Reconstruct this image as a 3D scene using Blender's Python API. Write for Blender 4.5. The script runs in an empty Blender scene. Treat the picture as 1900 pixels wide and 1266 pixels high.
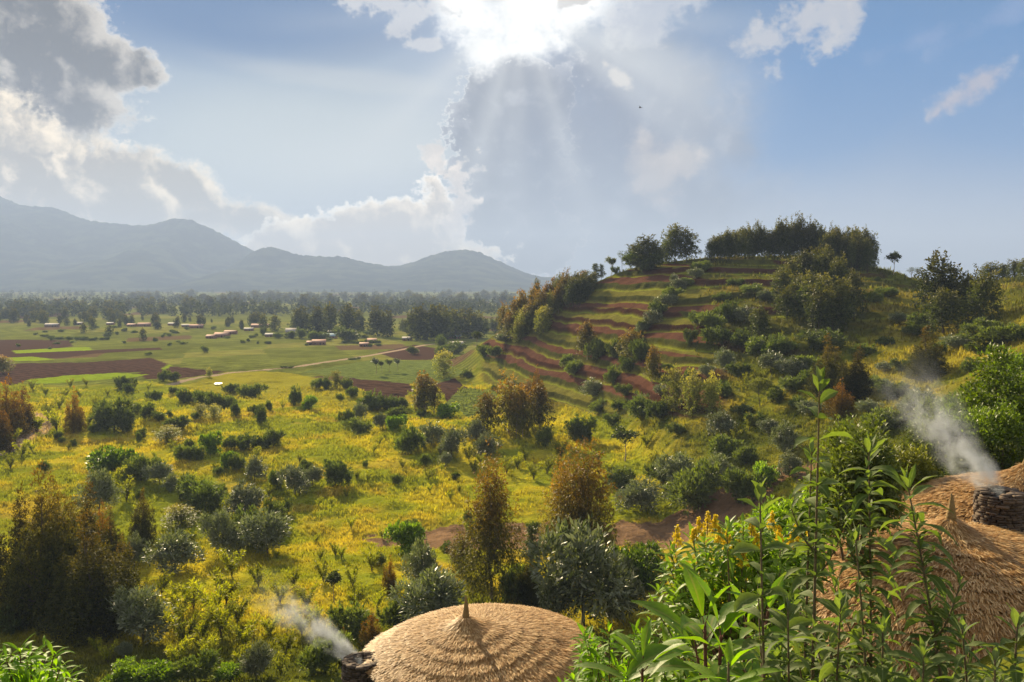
import bpy, bmesh, math, random
import numpy as np
from mathutils import Vector, Matrix
S = bpy.context.scene
COL = S.collection
R = math.radians

# ------------------------------------------------------------------ camera, sun, sky, exposure
CAMZ = 40.0
F = 1600.0                      # focal length in photo pixels (1900 wide)
CX, CY, HORIZON = 950.0, 633.0, 532.0
PITCH = math.atan((CY - HORIZON) / F)
cam = bpy.data.cameras.new("camera")
cam.sensor_width = 36.0
cam.lens = F / 1900.0 * 36.0
cam.clip_start = 0.1
cam.clip_end = 60000.0
camo = bpy.data.objects.new("camera", cam)
camo.location = (0, 0, CAMZ)
camo.rotation_euler = (math.pi / 2 - PITCH, 0, 0)
COL.objects.link(camo)
S.camera = camo

SUN_EL, SUN_AZ = 23.0, -24.0     # degrees; azimuth from +Y, positive to the east
EXPO = 1.5
SKY_STRENGTH = 0.09
HORIZON_GAIN = 0.35
sl = bpy.data.lights.new("sun", "SUN")
sl.energy = 5.0
sl.angle = R(0.5)
sl.color = (1.0, 0.82, 0.52)
so = bpy.data.objects.new("sun", sl)
d = Vector((math.sin(R(SUN_AZ)) * math.cos(R(SUN_EL)), math.cos(R(SUN_AZ)) * math.cos(R(SUN_EL)), math.sin(R(SUN_EL))))
so.rotation_euler = d.to_track_quat('Z', 'Y').to_euler()
so.location = (0, 0, 300)
COL.objects.link(so)

S.view_settings.view_transform = 'Standard'
S.view_settings.look = 'None'
S.view_settings.exposure = EXPO
S.view_settings.gamma = 1.0
S.render.engine = 'CYCLES'
cy = S.cycles
cy.use_denoising = True
try:
    cy.denoiser = 'OPENIMAGEDENOISE'
    cy.denoising_input_passes = 'RGB_ALBEDO_NORMAL'
    cy.denoising_prefilter = 'ACCURATE'
except Exception:
    pass
cy.max_bounces = 4
cy.diffuse_bounces = 2
cy.glossy_bounces = 1
cy.transmission_bounces = 3
cy.volume_bounces = 0
cy.transparent_max_bounces = 8
cy.caustics_reflective = False
cy.caustics_refractive = False
cy.sample_clamp_indirect = 2.0
cy.sample_clamp_direct = 6.0
cy.volume_step_rate = 1.0
cy.use_adaptive_sampling = True
cy.adaptive_threshold = 0.015

# ------------------------------------------------------------------ the sky: a Nishita sky with clouds that stand in the directions they have
W = bpy.data.worlds.new("World")
S.world = W
W.use_nodes = True
WT = W.node_tree
WT.nodes.clear()


class E:
    """a float (or vector/colour) socket with arithmetic that adds Math nodes"""
    T = None

    def __init__(s, sock):
        s.s = sock

    @staticmethod
    def m(op, *a, clamp=False):
        n = E.T.nodes.new('ShaderNodeMath')
        n.operation = op
        n.use_clamp = clamp
        for i, v in enumerate(a):
            if isinstance(v, E):
                E.T.links.new(v.s, n.inputs[i])
            else:
                n.inputs[i].default_value = float(v)
        return E(n.outputs[0])

    def __add__(s, o): return E.m('ADD', s, o)
    __radd__ = __add__
    def __sub__(s, o): return E.m('SUBTRACT', s, o)
    def __rsub__(s, o): return E.m('SUBTRACT', o, s)
    def __mul__(s, o): return E.m('MULTIPLY', s, o)
    __rmul__ = __mul__
    def __truediv__(s, o): return E.m('DIVIDE', s, o)
    def __pow__(s, o): return E.m('POWER', s, o)


def emax(a, b): return E.m('MAXIMUM', a, b)
def emin(a, b): return E.m('MINIMUM', a, b)


def sstep(x, a, b):
    n = E.T.nodes.new('ShaderNodeMapRange')
    n.interpolation_type = 'SMOOTHSTEP'
    E.T.links.new(x.s, n.inputs[0])
    n.inputs[1].default_value = a
    n.inputs[2].default_value = b
    return E(n.outputs[0])


def evec(x, y, z=0.0):
    n = E.T.nodes.new('ShaderNodeCombineXYZ')
    for i, v in enumerate((x, y, z)):
        if isinstance(v, E):
            E.T.links.new(v.s, n.inputs[i])
        else:
            n.inputs[i].default_value = v
    return E(n.outputs[0])


def enoise(v, scale, detail=5, rough=0.55, dist=0.0, ntype='FBM'):
    n = E.T.nodes.new('ShaderNodeTexNoise')
    n.noise_dimensions = '3D'
    n.noise_type = ntype
    E.T.links.new(v.s, n.inputs['Vector'])
    n.inputs['Scale'].default_value = scale
    n.inputs['Detail'].default_value = detail
    n.inputs['Roughness'].default_value = rough
    n.inputs['Distortion'].default_value = dist
    return E(n.outputs[0])


def evoro(v, scale, detail=3, rough=0.55, smooth=0.6):
    n = E.T.nodes.new('ShaderNodeTexVoronoi')
    n.voronoi_dimensions = '2D'
    n.feature = 'SMOOTH_F1'
    n.normalize = True
    E.T.links.new(v.s, n.inputs['Vector'])
    n.inputs['Scale'].default_value = scale
    n.inputs['Detail'].default_value = detail
    n.inputs['Roughness'].default_value = rough
    n.inputs['Smoothness'].default_value = smooth
    return E(n.outputs['Distance'])


def emix(f, a, b):
    n = E.T.nodes.new('ShaderNodeMix')
    n.data_type = 'RGBA'
    n.clamp_factor = True
    for i, v in ((0, f), (6, a), (7, b)):
        if isinstance(v, E):
            E.T.links.new(v.s, n.inputs[i])
        elif i == 0:
            n.inputs[i].default_value = v
        else:
            n.inputs[i].default_value = (*v, 1)
    return E(n.outputs[2])


def emulc(c, f):
    """colour times a float socket or a constant colour"""
    n = E.T.nodes.new('ShaderNodeVectorMath')
    n.operation = 'MULTIPLY'
    E.T.links.new(c.s, n.inputs[0])
    if isinstance(f, E):
        E.T.links.new(f.s, n.inputs[1])
    else:
        n.inputs[1].default_value = f
    return E(n.outputs[0])


def srgb(r, g, b, k=1.0):
    f = lambda c: ((c / 255 + 0.055) / 1.055) ** 2.4 if c > 10 else c / 255 / 12.92
    return (f(r) * k, f(g) * k, f(b) * k)


def build_sky():
    E.T = WT
    K = 1.0 / (SKY_STRENGTH * 2 ** EXPO)         # sky units for a radiance that shows as 1.0
    tc = WT.nodes.new('ShaderNodeTexCoord')
    sep = WT.nodes.new('ShaderNodeSeparateXYZ')
    WT.links.new(tc.outputs['Generated'], sep.inputs[0])
    dx, dy, dz = (E(o) for o in sep.outputs)
    hor = E.m('SQRT', dx * dx + dy * dy)
    A = E.m('ARCTAN2', dx, dy) * (180 / math.pi)            # azimuth, degrees
    H = E.m('ARCTAN2', dz, emax(hor, 0.001)) * (180 / math.pi)   # elevation, degrees
    AZ = lambda px: math.degrees(math.atan((px - CX) / F))
    EL = lambda px, py: math.degrees(math.atan((HORIZON - py) / F * math.cos(math.atan((px - CX) / F))))
    P = evec(A, H)
    sun_a, sun_h = AZ(965), EL(965, 10)
    ra = E.m('SQRT', (A - sun_a) * (A - sun_a) + (H - sun_h) * (H - sun_h))
    ua, uh = (A - sun_a) / emax(ra, 0.2) * -1.0, (H - sun_h) / emax(ra, 0.2) * -1.0   # towards the sun
    wx, wy = enoise(P, 0.5, 4, 0.6), enoise(evec(A, H, 9.0), 0.5, 4, 0.6)

    def billows(x, y):
        x = x + (wx - 0.5) * 2.6
        y = y + (wy - 0.5) * 2.6
        return 0.98 - evoro(evec(x, y), 0.34, 3.5, 0.52) * 1.55
    w1 = enoise(P, 0.16, 7, 0.60)                # large billows
    w2 = billows(A, H)                           # small billows
    w4 = enoise(evec(A, H, 3.0), 0.9, 7, 0.66)    # fibres
    w5 = enoise(evec(A * 0.9 + H * 0.4, H * 1.3 - A * 0.2, 5.0), 2.2, 6, 0.62)
    w2s = billows(A + ua * 0.55, H + uh * 0.55)
    lee = (w2 - w2s) * 2.2 + (w1 - enoise(evec(A + ua * 0.8, H + uh * 0.8), 0.16, 7, 0.60)) * 4.0   # + faces the sun
    w3 = enoise(evec(A * 0.25, H * 1.2, 7.0), 0.35, 5, 0.55)     # streaks

    def blob(px, py, rx, ry, rot=0.0, soft=1.0):
        """1 in the middle, 0 at the rim of an ellipse on the sky (sizes in photo pixels)"""
        a0, h0 = AZ(px), EL(px, py)
        k = 1 / 28.5
        u, v = A - a0, H - h0
        c, s = math.cos(R(rot)), math.sin(R(rot))
        x = (u * c + v * s) * (1 / (rx * k))
        y = (v * c - u * s) * (1 / (ry * k))
        return 1.0 - E.m('SQRT', x * x + y * y)

    def mass(blobs):
        f = blob(*blobs[0])
        for b in blobs[1:]:
            f = E.m('SMOOTH_MAX', f, blob(*b), 0.15)
        return f
    # --- clear air
    sky = WT.nodes.new('ShaderNodeTexSky')
    sky.sky_type = 'NISHITA'
    sky.sun_disc = False
    sky.sun_elevation = R(SUN_EL)
    sky.sun_rotation = R(SUN_AZ)
    sky.altitude = 2000
    sky.air_density = 1.0
    sky.dust_density = 1.0
    sky.ozone_density = 2.0
    nis = E(sky.outputs[0])
    base = emix(sstep(H, 0.5, 18.0), srgb(150, 164, 190, K), srgb(46, 112, 168, K))
    base = emix(mass([(1540, 190, 400, 220, 20), (1950, 160, 500, 250)]) * 1.6, base, srgb(0, 118, 186, K))
    base = emix(mass([(590, 300, 680, 250, -4)]) * 1.5, base, srgb(182, 194, 198, K))
    base = emix(mass([(640, 330, 420, 170, -4)]) * 1.2, base, srgb(206, 212, 210, K))
    base = emix(mass([(480, -10, 380, 150, 3)]) * 2.2, base, srgb(0, 96, 156, K))
    base = emix(mass([(1050, 420, 620, 130)]) * 0.9, base, srgb(140, 158, 188, K))
    base = emix(sstep(H, 9.0, 0.0) * 0.75, base, srgb(142, 158, 184, K))
    base = emix(0.08, base, emulc(nis, (0.4, 0.4, 0.4)))
    # bright thin veil round the sun
    glow = E.m('EXPONENT', ra * -0.22)
    streak = sstep(mass([(640, 152, 330, 26, -5)]) + (w3 - 0.5) * 1.6, -0.1, 0.9)
    base = emix(streak * 0.35, base, srgb(222, 222, 216, K))
    base = emix(glow * 0.75, base, srgb(235, 236, 234, K))

    def cloud(base, blobs, amp1, amp2, dark, lit, rim, gain=1.0, edge=(0.0, 0.22), shade=(0.1, 0.75), rimw=(0.0, 0.25), op=1.0, rimk=1.0):
        lit, rim, dark = tuple(c * gain for c in lit), tuple(c * gain for c in rim), tuple(c * (0.5 + 0.5 * gain) for c in dark)
        f = mass(blobs) + (w1 - 0.5) * (amp1 * 1.7) + (w2 - 0.5) * (amp2 * 1.3) + (w4 - 0.5) * (amp2 * 1.2) + (w5 - 0.5) * (amp2 * 0.7)
        body = sstep(f, *edge)
        v = 0.62 + lee * 0.9 + (w4 - 0.5) * 0.7 + (w5 - 0.5) * 0.35 - sstep(f, shade[0], shade[1]) * 0.62
        c = emix(sstep(v, 0.0, 1.0), dark, lit)
        r = (1.0 - sstep(f, *rimw)) * rimk
        c = emix(r, c, rim)
        return emix(body * op, base, c)
    # bank at the left: tall head, then a long tongue sinking to the mountains
    base = cloud(base, [(-20, 60, 210, 170), (60, 120, 190, 110, -24), (185, 128, 120, 62, -4), (10, 260, 220, 110), (120, 215, 110, 60)], 0.55, 0.50,
                 srgb(84, 84, 86, K), srgb(186, 178, 166, K), srgb(252, 244, 230, K), 1.4, edge=(0, 0.24), shade=(0.12, 0.85), rimw=(0.02, 0.28), rimk=0.75)
    base = cloud(base, [(140, 300, 250, 80, -16), (60, 370, 260, 80), (330, 350, 170, 50, -30), (470, 420, 200, 50, -8), (230, 400, 260, 60)], 0.8, 0.75,
                 srgb(150, 142, 130, K), srgb(222, 204, 174, K), srgb(255, 244, 220, K), 1.9, edge=(0, 0.5), shade=(0.1, 0.95), rimw=(0.0, 0.4), rimk=0.7, op=0.95)
    # the tall dark cloud in the middle
    base = cloud(base, [(1000, 250, 220, 170), (1000, 390, 260, 150), (1190, 250, 280, 220, 10), (1080, 140, 200, 90, 12), (1230, 400, 300, 140)], 0.7, 0.3,
                 srgb(100, 112, 136, K), srgb(146, 153, 168, K), srgb(180, 184, 190, K), 1.25, edge=(0, 0.8), shade=(0.1, 0.7), rimw=(0.0, 0.1), rimk=0.3, op=0.9)
    base = cloud(base, [(950, 205, 125, 95, 12), (935, 300, 118, 140), (960, 440, 120, 90)], 0.40, 0.55,
                 srgb(96, 104, 122, K), srgb(146, 149, 158, K), srgb(255, 250, 238, 1.3 * K), 1.35, edge=(0, 0.07), shade=(0.0, 0.35), rimw=(0.012, 0.070), op=0.92)
    base = cloud(base, [(1120, 280, 300, 190, 10), (1050, 330, 190, 200)], 0.4, 0.20,
                 srgb(120, 130, 152, K), srgb(150, 156, 170, K), srgb(156, 162, 176, K), 1.2, edge=(0, 0.7), op=0.7)
    # low cumulus before the horizon
    base = cloud(base, [(690, 440, 180, 66), (600, 430, 70, 40), (740, 400, 80, 34), (820, 410, 50, 80, 14), (560, 460, 160, 50), (780, 480, 180, 50)], 0.6, 0.85,
                 srgb(186, 172, 156, K), srgb(244, 224, 192, K), srgb(255, 246, 226, 1.4 * K), 1.75, edge=(0, 0.32), shade=(0.0, 0.8), rimw=(0.06, 0.34), op=0.95)
    base = cloud(base, [(850, 335, 26, 70, -14), (808, 282, 26, 18), (820, 300, 20, 26), (880, 318, 22, 12), (850, 390, 30, 60)], 0.6, 2.0,
                 srgb(214, 200, 188, K), srgb(246, 228, 206, K), srgb(255, 246, 230, 1.25 * K), 1.5, edge=(0, 0.55), rimw=(0.0, 0.3), op=0.9)
    base = cloud(base, [(1205, 320, 55, 90, 24), (1260, 300, 60, 40)], 0.6, 0.6, srgb(214, 198, 184, K), srgb(226, 206, 188, K), srgb(220, 204, 192, K), 1.2, edge=(0, 0.7), op=0.6)
    # burnt-out gap round the sun and the shreds beside it
    base = cloud(base, [(980, 20, 165, 95), (900, 100, 60, 52), (1080, 30, 120, 55, 20), (880, 30, 90, 60), (1000, 90, 90, 40)], 0.7, 1.1,
                 srgb(255, 254, 250, 1.35 * K), srgb(252, 250, 246, 1.15 * K), srgb(240, 240, 238, K), edge=(-0.25, 0.95), shade=(0.0, 0.3), rimw=(0.0, 0.05), op=1.0)
    base = cloud(base, [(690, 0, 130, 34, -14), (770, 40, 50, 30, 20), (795, 92, 32, 14)], 0.8, 1.2,
                 srgb(214, 214, 218, K), srgb(228, 226, 224, K), srgb(240, 236, 232, K), edge=(0, 0.45), op=0.85)
    base = cloud(base, [(1210, 20, 150, 60, 14), (1180, 60, 60, 40)], 0.9, 1.0,
                 srgb(200, 204, 214, K), srgb(222, 222, 224, K), srgb(236, 232, 228, K), edge=(0, 0.6), op=0.8)
    base = cloud(base, [(1480, 40, 110, 80, 30), (1420, 80, 70, 40), (1530, 30, 60, 60)], 1.0, 1.3,
                 srgb(206, 204, 206, K), srgb(224, 218, 212, K), srgb(196, 200, 210, K), edge=(0.05, 0.8), op=0.8)
    base = cloud(base, [(1800, 160, 62, 26, 26), (1755, 190, 52, 18, 42), (1725, 215, 26, 10, 45), (1905, 150, 26, 16)], 0.6, 1.3,
                 srgb(176, 172, 186, K), srgb(226, 214, 208, K), srgb(236, 224, 216, K), edge=(0, 1.15), shade=(0.1, 0.9), op=0.95)
    base = cloud(base, [(1145, 152, 40, 13, -34), (1120, 128, 14, 12)], 0.4, 1.4,
                 srgb(240, 228, 214, K), srgb(248, 238, 224, K), srgb(246, 238, 228, K), edge=(0, 0.9), op=0.95)
    base = cloud(base, [(1060, 8, 32, 16)], 0.3, 1.0, srgb(190, 182, 176, K), srgb(206, 198, 192, K), srgb(226, 222, 218, K), edge=(0, 0.4), op=0.85)
    base = cloud(base, [(1840, 40, 160, 26, 20), (1700, 80, 120, 22, 14)], 0.9, 0.9, srgb(120, 150, 200, K), srgb(140, 165, 205, K), srgb(140, 165, 205, K), edge=(0, 0.9), op=0.5)
    base = emix(E.m('EXPONENT', ra * -0.34) * 0.85, base, srgb(255, 253, 248, 1.25 * K))
    # sunbeams fanning out below the gap
    ang = E.m('ARCTAN2', A - sun_a, sun_h - H)
    beam = enoise(evec(ang * 1.15 + 0.4, 3.3), 1.5, 2, 0.45)
    fade = sstep(ra, 2.0, 5.0) * (1.0 - sstep(ra, 8.0, 20.0)) * sstep(sun_h - H, 0.0, 2.5)
    base = emix(fade * sstep(beam, 0.42, 0.68) * 0.85, base, srgb(226, 228, 228, K))
    base = emix(fade * (1.0 - sstep(beam, 0.28, 0.5)) * 0.6, base, srgb(128, 142, 168, K))
    # towards the horizon the light through the thicker air is stronger
    base = emulc(base, E.m('EXPONENT', emax(H, 0.0) * -0.22) * HORIZON_GAIN + 1.0)
    # unseen sky behind and overhead: bright cloud added to fill the shadow sides
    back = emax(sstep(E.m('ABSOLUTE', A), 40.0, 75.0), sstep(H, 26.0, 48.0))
    bc = emix(sstep(w1, 0.38, 0.56), srgb(95, 140, 200, K), srgb(255, 244, 222, 0.85 * K))     # warm white cloud added out of view as fill light
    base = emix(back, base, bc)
    bg = WT.nodes.new('ShaderNodeBackground')
    bg.inputs['Strength'].default_value = SKY_STRENGTH
    WT.links.new(base.s, bg.inputs['Color'])
    out = WT.nodes.new('ShaderNodeOutputWorld')
    WT.links.new(bg.outputs[0], out.inputs['Surface'])


build_sky()
W.cycles.sampling_method = 'MANUAL'
W.cycles.sample_map_resolution = 512

# ------------------------------------------------------------------ helpers
def linpx(r, g, b): return srgb(r, g, b)


def _hash(ix, iy, seed):
    h = (ix.astype(np.int64) * 374761393 + iy.astype(np.int64) * 668265263 + seed * 1442695041) & 0xFFFFFFFF
    h = ((h ^ (h >> 13)) * 1274126177) & 0xFFFFFFFF
    return ((h ^ (h >> 16)) & 0xFFFFFF) / float(0xFFFFFF)


def vnoise(x, y, seed=0):
    ix, iy = np.floor(x), np.floor(y)
    fx, fy = x - ix, y - iy
    fx = fx * fx * fx * (fx * (fx * 6 - 15) + 10)
    fy = fy * fy * fy * (fy * (fy * 6 - 15) + 10)
    a, b = _hash(ix, iy, seed), _hash(ix + 1, iy, seed)
    c, d_ = _hash(ix, iy + 1, seed), _hash(ix + 1, iy + 1, seed)
    return (a + (b - a) * fx) * (1 - fy) + (c + (d_ - c) * fx) * fy


def fbm(x, y, scale, octs=4, seed=0, gain=0.5):
    """0..1, centred on .5; scale is the size of the largest lumps in metres"""
    t = np.zeros_like(x, dtype=float)
    amp, tot, f = 1.0, 0.0, 1.0 / scale
    for o in range(octs):
        c, s_ = math.cos(0.6 * o + seed), math.sin(0.6 * o + seed)
        t += amp * vnoise((x * c - y * s_) * f + 17.3 * o, (x * s_ + y * c) * f - 9.1 * o, seed + o)
        tot += amp
        amp *= gain
        f *= 2.03
    return t / tot


def smst(x, a, b):
    t = np.clip((x - a) / (b - a), 0, 1)
    return t * t * (3 - 2 * t)


def smax(a, b, k):
    h = np.clip(0.5 + 0.5 * (a - b) / k, 0, 1)
    return b * (1 - h) + a * h + k * h * (1 - h)


def spl(px, pts):
    """smoothed interpolation of (px, value) pairs"""
    xs, ys = zip(*pts)
    t = 0
    for o, w in ((-40, 1), (-20, 2), (0, 3), (20, 2), (40, 1)):
        t = t + w * np.interp(px + o, xs, ys)
    return t / 9


CREST_Y = [(600, 440), (860, 430), (930, 400), (1000, 375), (1070, 355), (1140, 340), (1230, 330), (1330, 322), (1450, 318), (1600, 312), (1700, 300), (1780, 290), (1900, 280), (2100, 265), (2600, 240)]
CREST_PY = [(700, 690), (840, 672), (880, 648), (930, 612), (980, 586), (1020, 568), (1070, 540), (1110, 522), (1140, 508), (1180, 495), (1230, 487), (1330, 477), (1450, 474), (1560, 482), (1620, 494), (1700, 520), (1780, 530), (1850, 518), (1900, 515), (2000, 505), (2100, 490), (2600, 440)]
BASE_Y = [(600, 400), (830, 385), (860, 372), (930, 318), (1000, 290), (1050, 274), (1140, 222), (1200, 185), (1250, 155), (1400, 132), (1550, 115), (1700, 96), (1900, 76), (2100, 66), (2600, 55)]
BASE_Z = [(600, 0), (1250, 0), (1400, 2), (1550, 6), (1700, 13), (1900, 23), (2100, 30), (2600, 36)]
FORE = [(-60, 41), (-10, 38.2), (0, 37.2), (6, 35.6), (12, 33.2), (20, 28.6), (26, 25.4), (36, 18.6), (50, 12.2), (65, 7.2), (85, 2.6), (105, 0.3), (130, -3), (400, -60)]


def hill_parts(X, Y):
    Yc = np.maximum(Y, 1.0)
    px = CX + F * X / Yc
    cyy = spl(px, CREST_Y)
    cz = CAMZ - cyy * (spl(px, CREST_PY) - HORIZON) / F
    by, bz = spl(px, BASE_Y), spl(px, BASE_Z)
    s = (Y - by) / np.maximum(cyy - by, 5)
    sc = np.clip(s, 0, 1)
    prof = 0.75 * sc + 0.45 * sc ** 2 - 0.20 * sc ** 6
    z = bz + (cz - bz) * prof
    over = np.maximum(Y - cyy, 0)
    z = z - 0.30 * (np.sqrt(over ** 2 + 18 ** 2) - 18)
    z = np.where(s < 0, bz - 0.16 * (by - Y), z)
    amp = np.clip(cz / 12.0, 0, 1)
    return px, s, np.where(cz > 0.3, z, -5.0), amp


STEP = 4.1


def height(X, Y, parts=False):
    X = np.asarray(X, float)
    Y = np.asarray(Y, float)
    px, s, hz, amp = hill_parts(X, Y)
    # terraces on the hill
    wob = (fbm(X, Y, 34, 3, 5) - 0.5) * 3.6 + (fbm(X + 0.4 * Y, Y * 0.15, 30, 2, 15) - 0.5) * 3.0 + (fbm(X, Y, 5, 2, 16) - 0.5) * 0.9
    q = (hz + wob) / STEP
    k = np.floor(q)
    f = q - k
    g = np.where(f < 0.76, f * (0.42 / 0.76), 0.42 + smst(f, 0.76, 0.98) * 0.58)
    tz = (k + g) * STEP - wob
    tm = smst(px, 862, 930) * (1 - 0.5 * smst(px, 1480, 1700)) * smst(s - 0.16 * smst(px, 1080, 1260), 0.02, 0.14) * (1 - smst(s, 0.98, 1.02))
    tm = tm * (1 - 0.65 * smst(px, 1250, 1400) * (1 - smst(s, 0.35, 0.62)))
    hz2 = hz + (tz - hz) * tm * 0.95
    floor = (fbm(X, Y, 55, 3, 11) - 0.5) * 4.5 * smst(Y, 420, 300) + (fbm(X, Y, 13, 3, 12) - 0.5) * 1.6 * smst(Y, 400, 280)
    floor = floor + (fbm(X, Y, 300, 2, 3) - 0.5) * 5.0 * smst(Y, 900, 1600) + 12 * smst(Y, 2200, 4200)
    # the low bright mound before the terraced hill, and the hollow this side of it
    floor = floor + 4.5 * np.exp(-(((X + 8) / 26) ** 2 + ((Y - 232) / 17) ** 2))
    floor = floor - 2.2 * np.exp(-(((X - 18) / 30) ** 2 + ((Y - 142) / 14) ** 2))
    # the slope the camera stands on; it falls more slowly to the east
    Yc = np.maximum(Y, 1.0)
    lag = 1.0 - 0.42 * smst(X / (Yc + 8), 0.18, 0.62)
    fore = np.interp(Y * lag, [p[0] for p in FORE], [p[1] for p in FORE])
    fore = fore - 1.5 * smst(-X / (Yc + 15), 0.25, 0.7) + (fbm(X, Y, 9, 3, 21) - 0.5) * 0.8 * smst(Y, 8, 24)
    small = (fbm(X, Y, 4.0, 4, 31) - 0.5) * 0.9 * smst(Y, 40, 80) * (1 - smst(Y, 420, 520))
    z = smax(smax(hz2, floor, 2.0), fore, 2.5) + small * (1 - 0.75 * tm)
    if parts:
        return z, px, s, hz + wob, tm
    return z


_CP, _SP = math.cos(PITCH), math.sin(PITCH)


def ray(px, py):
    a, b = (px - CX) / F, (CY - py) / F
    return np.array([a, _CP + b * _SP, -_SP + b * _CP])


def ground_at(pts):
    """where the sight lines through photo pixels (px, py) meet the ground: array of x, y, z, depth"""
    D = np.array([ray(*p) for p in pts])
    n = len(D)
    t = np.full(n, 12.0)
    done = np.zeros(n, bool)
    tl = t.copy()
    for _ in range(900):
        p = D * t[:, None]
        under = (p[:, 2] + CAMZ) < height(p[:, 0], p[:, 1])
        done |= under
        if done.all():
            break
        tl = np.where(done, tl, t)
        t = np.where(done, t, np.minimum(t * 1.008 + 0.05, 9000))
    lo, hi = tl, t
    for _ in range(18):
        m = (lo + hi) / 2
        p = D * m[:, None]
        u = (p[:, 2] + CAMZ) < height(p[:, 0], p[:, 1])
        hi = np.where(u, m, hi)
        lo = np.where(u, lo, m)
    p = D * hi[:, None]
    return np.column_stack([p[:, 0], p[:, 1], height(p[:, 0], p[:, 1]), hi])


# ------------------------------------------------------------------ object helpers
def mesh_np(name, verts, faces_flat, loop_starts, loop_totals, mats=(), mat_idx=None, attrs=None, smooth=False):
    me = bpy.data.meshes.new(name)
    verts = np.ascontiguousarray(verts, np.float32)
    me.vertices.add(len(verts))
    me.vertices.foreach_set('co', verts.ravel())
    me.loops.add(len(faces_flat))
    me.loops.foreach_set('vertex_index', np.ascontiguousarray(faces_flat, np.int32))
    me.polygons.add(len(loop_starts))
    me.polygons.foreach_set('loop_start', np.ascontiguousarray(loop_starts, np.int32))
    me.polygons.foreach_set('loop_total', np.ascontiguousarray(loop_totals, np.int32))
    for m in mats:
        me.materials.append(m)
    if mat_idx is not None:
        me.polygons.foreach_set('material_index', np.ascontiguousarray(mat_idx, np.int32))
    if smooth:
        me.polygons.foreach_set('use_smooth', np.ones(len(loop_starts), bool))
    for an, (typ, arr) in (attrs or {}).items():
        at = me.attributes.new(an, typ, 'POINT')
        at.data.foreach_set('color' if typ == 'FLOAT_COLOR' else 'value', np.ascontiguousarray(arr, np.float32).ravel())
    me.update(calc_edges=True)
    return me


class MB:
    """collects polygons and turns them into ONE mesh"""

    def __init__(s):
        s.v, s.f, s.lt, s.mi, s.a, s.n = [], [], [], [], [], 0

    def add(s, verts, faces, mat=0, a=0.0):
        """verts (N,3); faces (M,k) one polygon size; a: the point attribute 'tip'"""
        verts = np.asarray(verts, float).reshape(-1, 3)
        faces = np.asarray(faces, int)
        s.v.append(verts)
        s.f.append((faces + s.n).ravel())
        s.lt.append(np.full(len(faces), faces.shape[1]))
        s.mi.append(np.full(len(faces), mat))
        s.a.append(np.broadcast_to(np.asarray(a, float), (len(verts),)))
        s.n += len(verts)

    def tube(s, pts, rad, sides=6, mat=0, cap=True, a=0.0):
        pts = np.asarray(pts, float)
        rad = np.broadcast_to(np.asarray(rad, float), (len(pts),))
        t = np.gradient(pts, axis=0)
        t /= np.maximum(np.linalg.norm(t, axis=1, keepdims=True), 1e-9)
        ref = np.array([0.31, 0.95, 0.02]) if abs(t[:, 2]).mean() > 0.6 else np.array([0.0, 0.1, 1.0])
        u = np.cross(t, ref)
        u /= np.maximum(np.linalg.norm(u, axis=1, keepdims=True), 1e-9)
        w = np.cross(t, u)
        ang = np.linspace(0, 2 * math.pi, sides, endpoint=False)
        ring = pts[:, None, :] + rad[:, None, None] * (np.cos(ang)[None, :, None] * u[:, None, :] + np.sin(ang)[None, :, None] * w[:, None, :])
        n = len(pts)
        i = np.arange(n - 1)[:, None] * sides
        j = np.arange(sides)[None, :]
        j2 = (j + 1) % sides
        q = np.stack([i + j, i + j2, i + sides + j2, i + sides + j], -1).reshape(-1, 4)
        s.add(ring.reshape(-1, 3), q, mat, a)
        if cap:
            s.add(ring[-1], [list(range(sides))], mat, a)
            s.add(ring[0], [list(range(sides))[::-1]], mat, a)

    def box(s, c, h, rot=0.0, mat=0, a=0.0):
        x, y, z = h
        v = np.array([[i, j, k] for k in (-z, z) for j in (-y, y) for i in (-x, x)], float)
        cr, sr = math.cos(rot), math.sin(rot)
        v = np.column_stack([v[:, 0] * cr - v[:, 1] * sr, v[:, 0] * sr + v[:, 1] * cr, v[:, 2]]) + np.asarray(c, float)
        s.add(v, [[0, 2, 3, 1], [4, 5, 7, 6], [0, 1, 5, 4], [2, 6, 7, 3], [0, 4, 6, 2], [1, 3, 7, 5]], mat, a)

    def mesh(s, name, mats, smooth=False, attrs=None):
        lt = np.concatenate(s.lt)
        at = {'tip': ('FLOAT', np.concatenate(s.a))}
        at.update(attrs or {})
        return mesh_np(name, np.concatenate(s.v), np.concatenate(s.f), np.concatenate([[0], np.cumsum(lt)[:-1]]), lt, mats, np.concatenate(s.mi), at, smooth)


def link(name, me, parent=None, loc=None, rot=None, scale=None):
    o = bpy.data.objects.new(name, me)
    COL.objects.link(o)
    if parent is not None:
        o.parent = parent
    if loc is not None:
        o.location = loc
    if rot is not None:
        o.rotation_euler = rot
    if scale is not None:
        o.scale = scale if hasattr(scale, '__len__') else (scale,) * 3
    return o


def tag(o, label=None, cat=None, group=None, kind=None):
    if label:
        o['label'] = label
    if cat:
        o['category'] = cat
    if group:
        o['group'] = group
    if kind:
        o['kind'] = kind
    return o


# ------------------------------------------------------------------ materials
def new_mat(name):
    m = bpy.data.materials.new(name)
    m.use_nodes = True
    nt = m.node_tree
    nt.nodes.clear()
    out = nt.nodes.new('ShaderNodeOutputMaterial')
    E.T = nt
    return m, nt, out


def node(nt, typ, **kw):
    n = nt.nodes.new(typ)
    for k, v in kw.items():
        setattr(n, k, v)
    return n


def attr(nt, name, fac=False):
    n = node(nt, 'ShaderNodeAttribute', attribute_name=name)
    return E(n.outputs['Fac' if fac else 'Color'])


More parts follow.
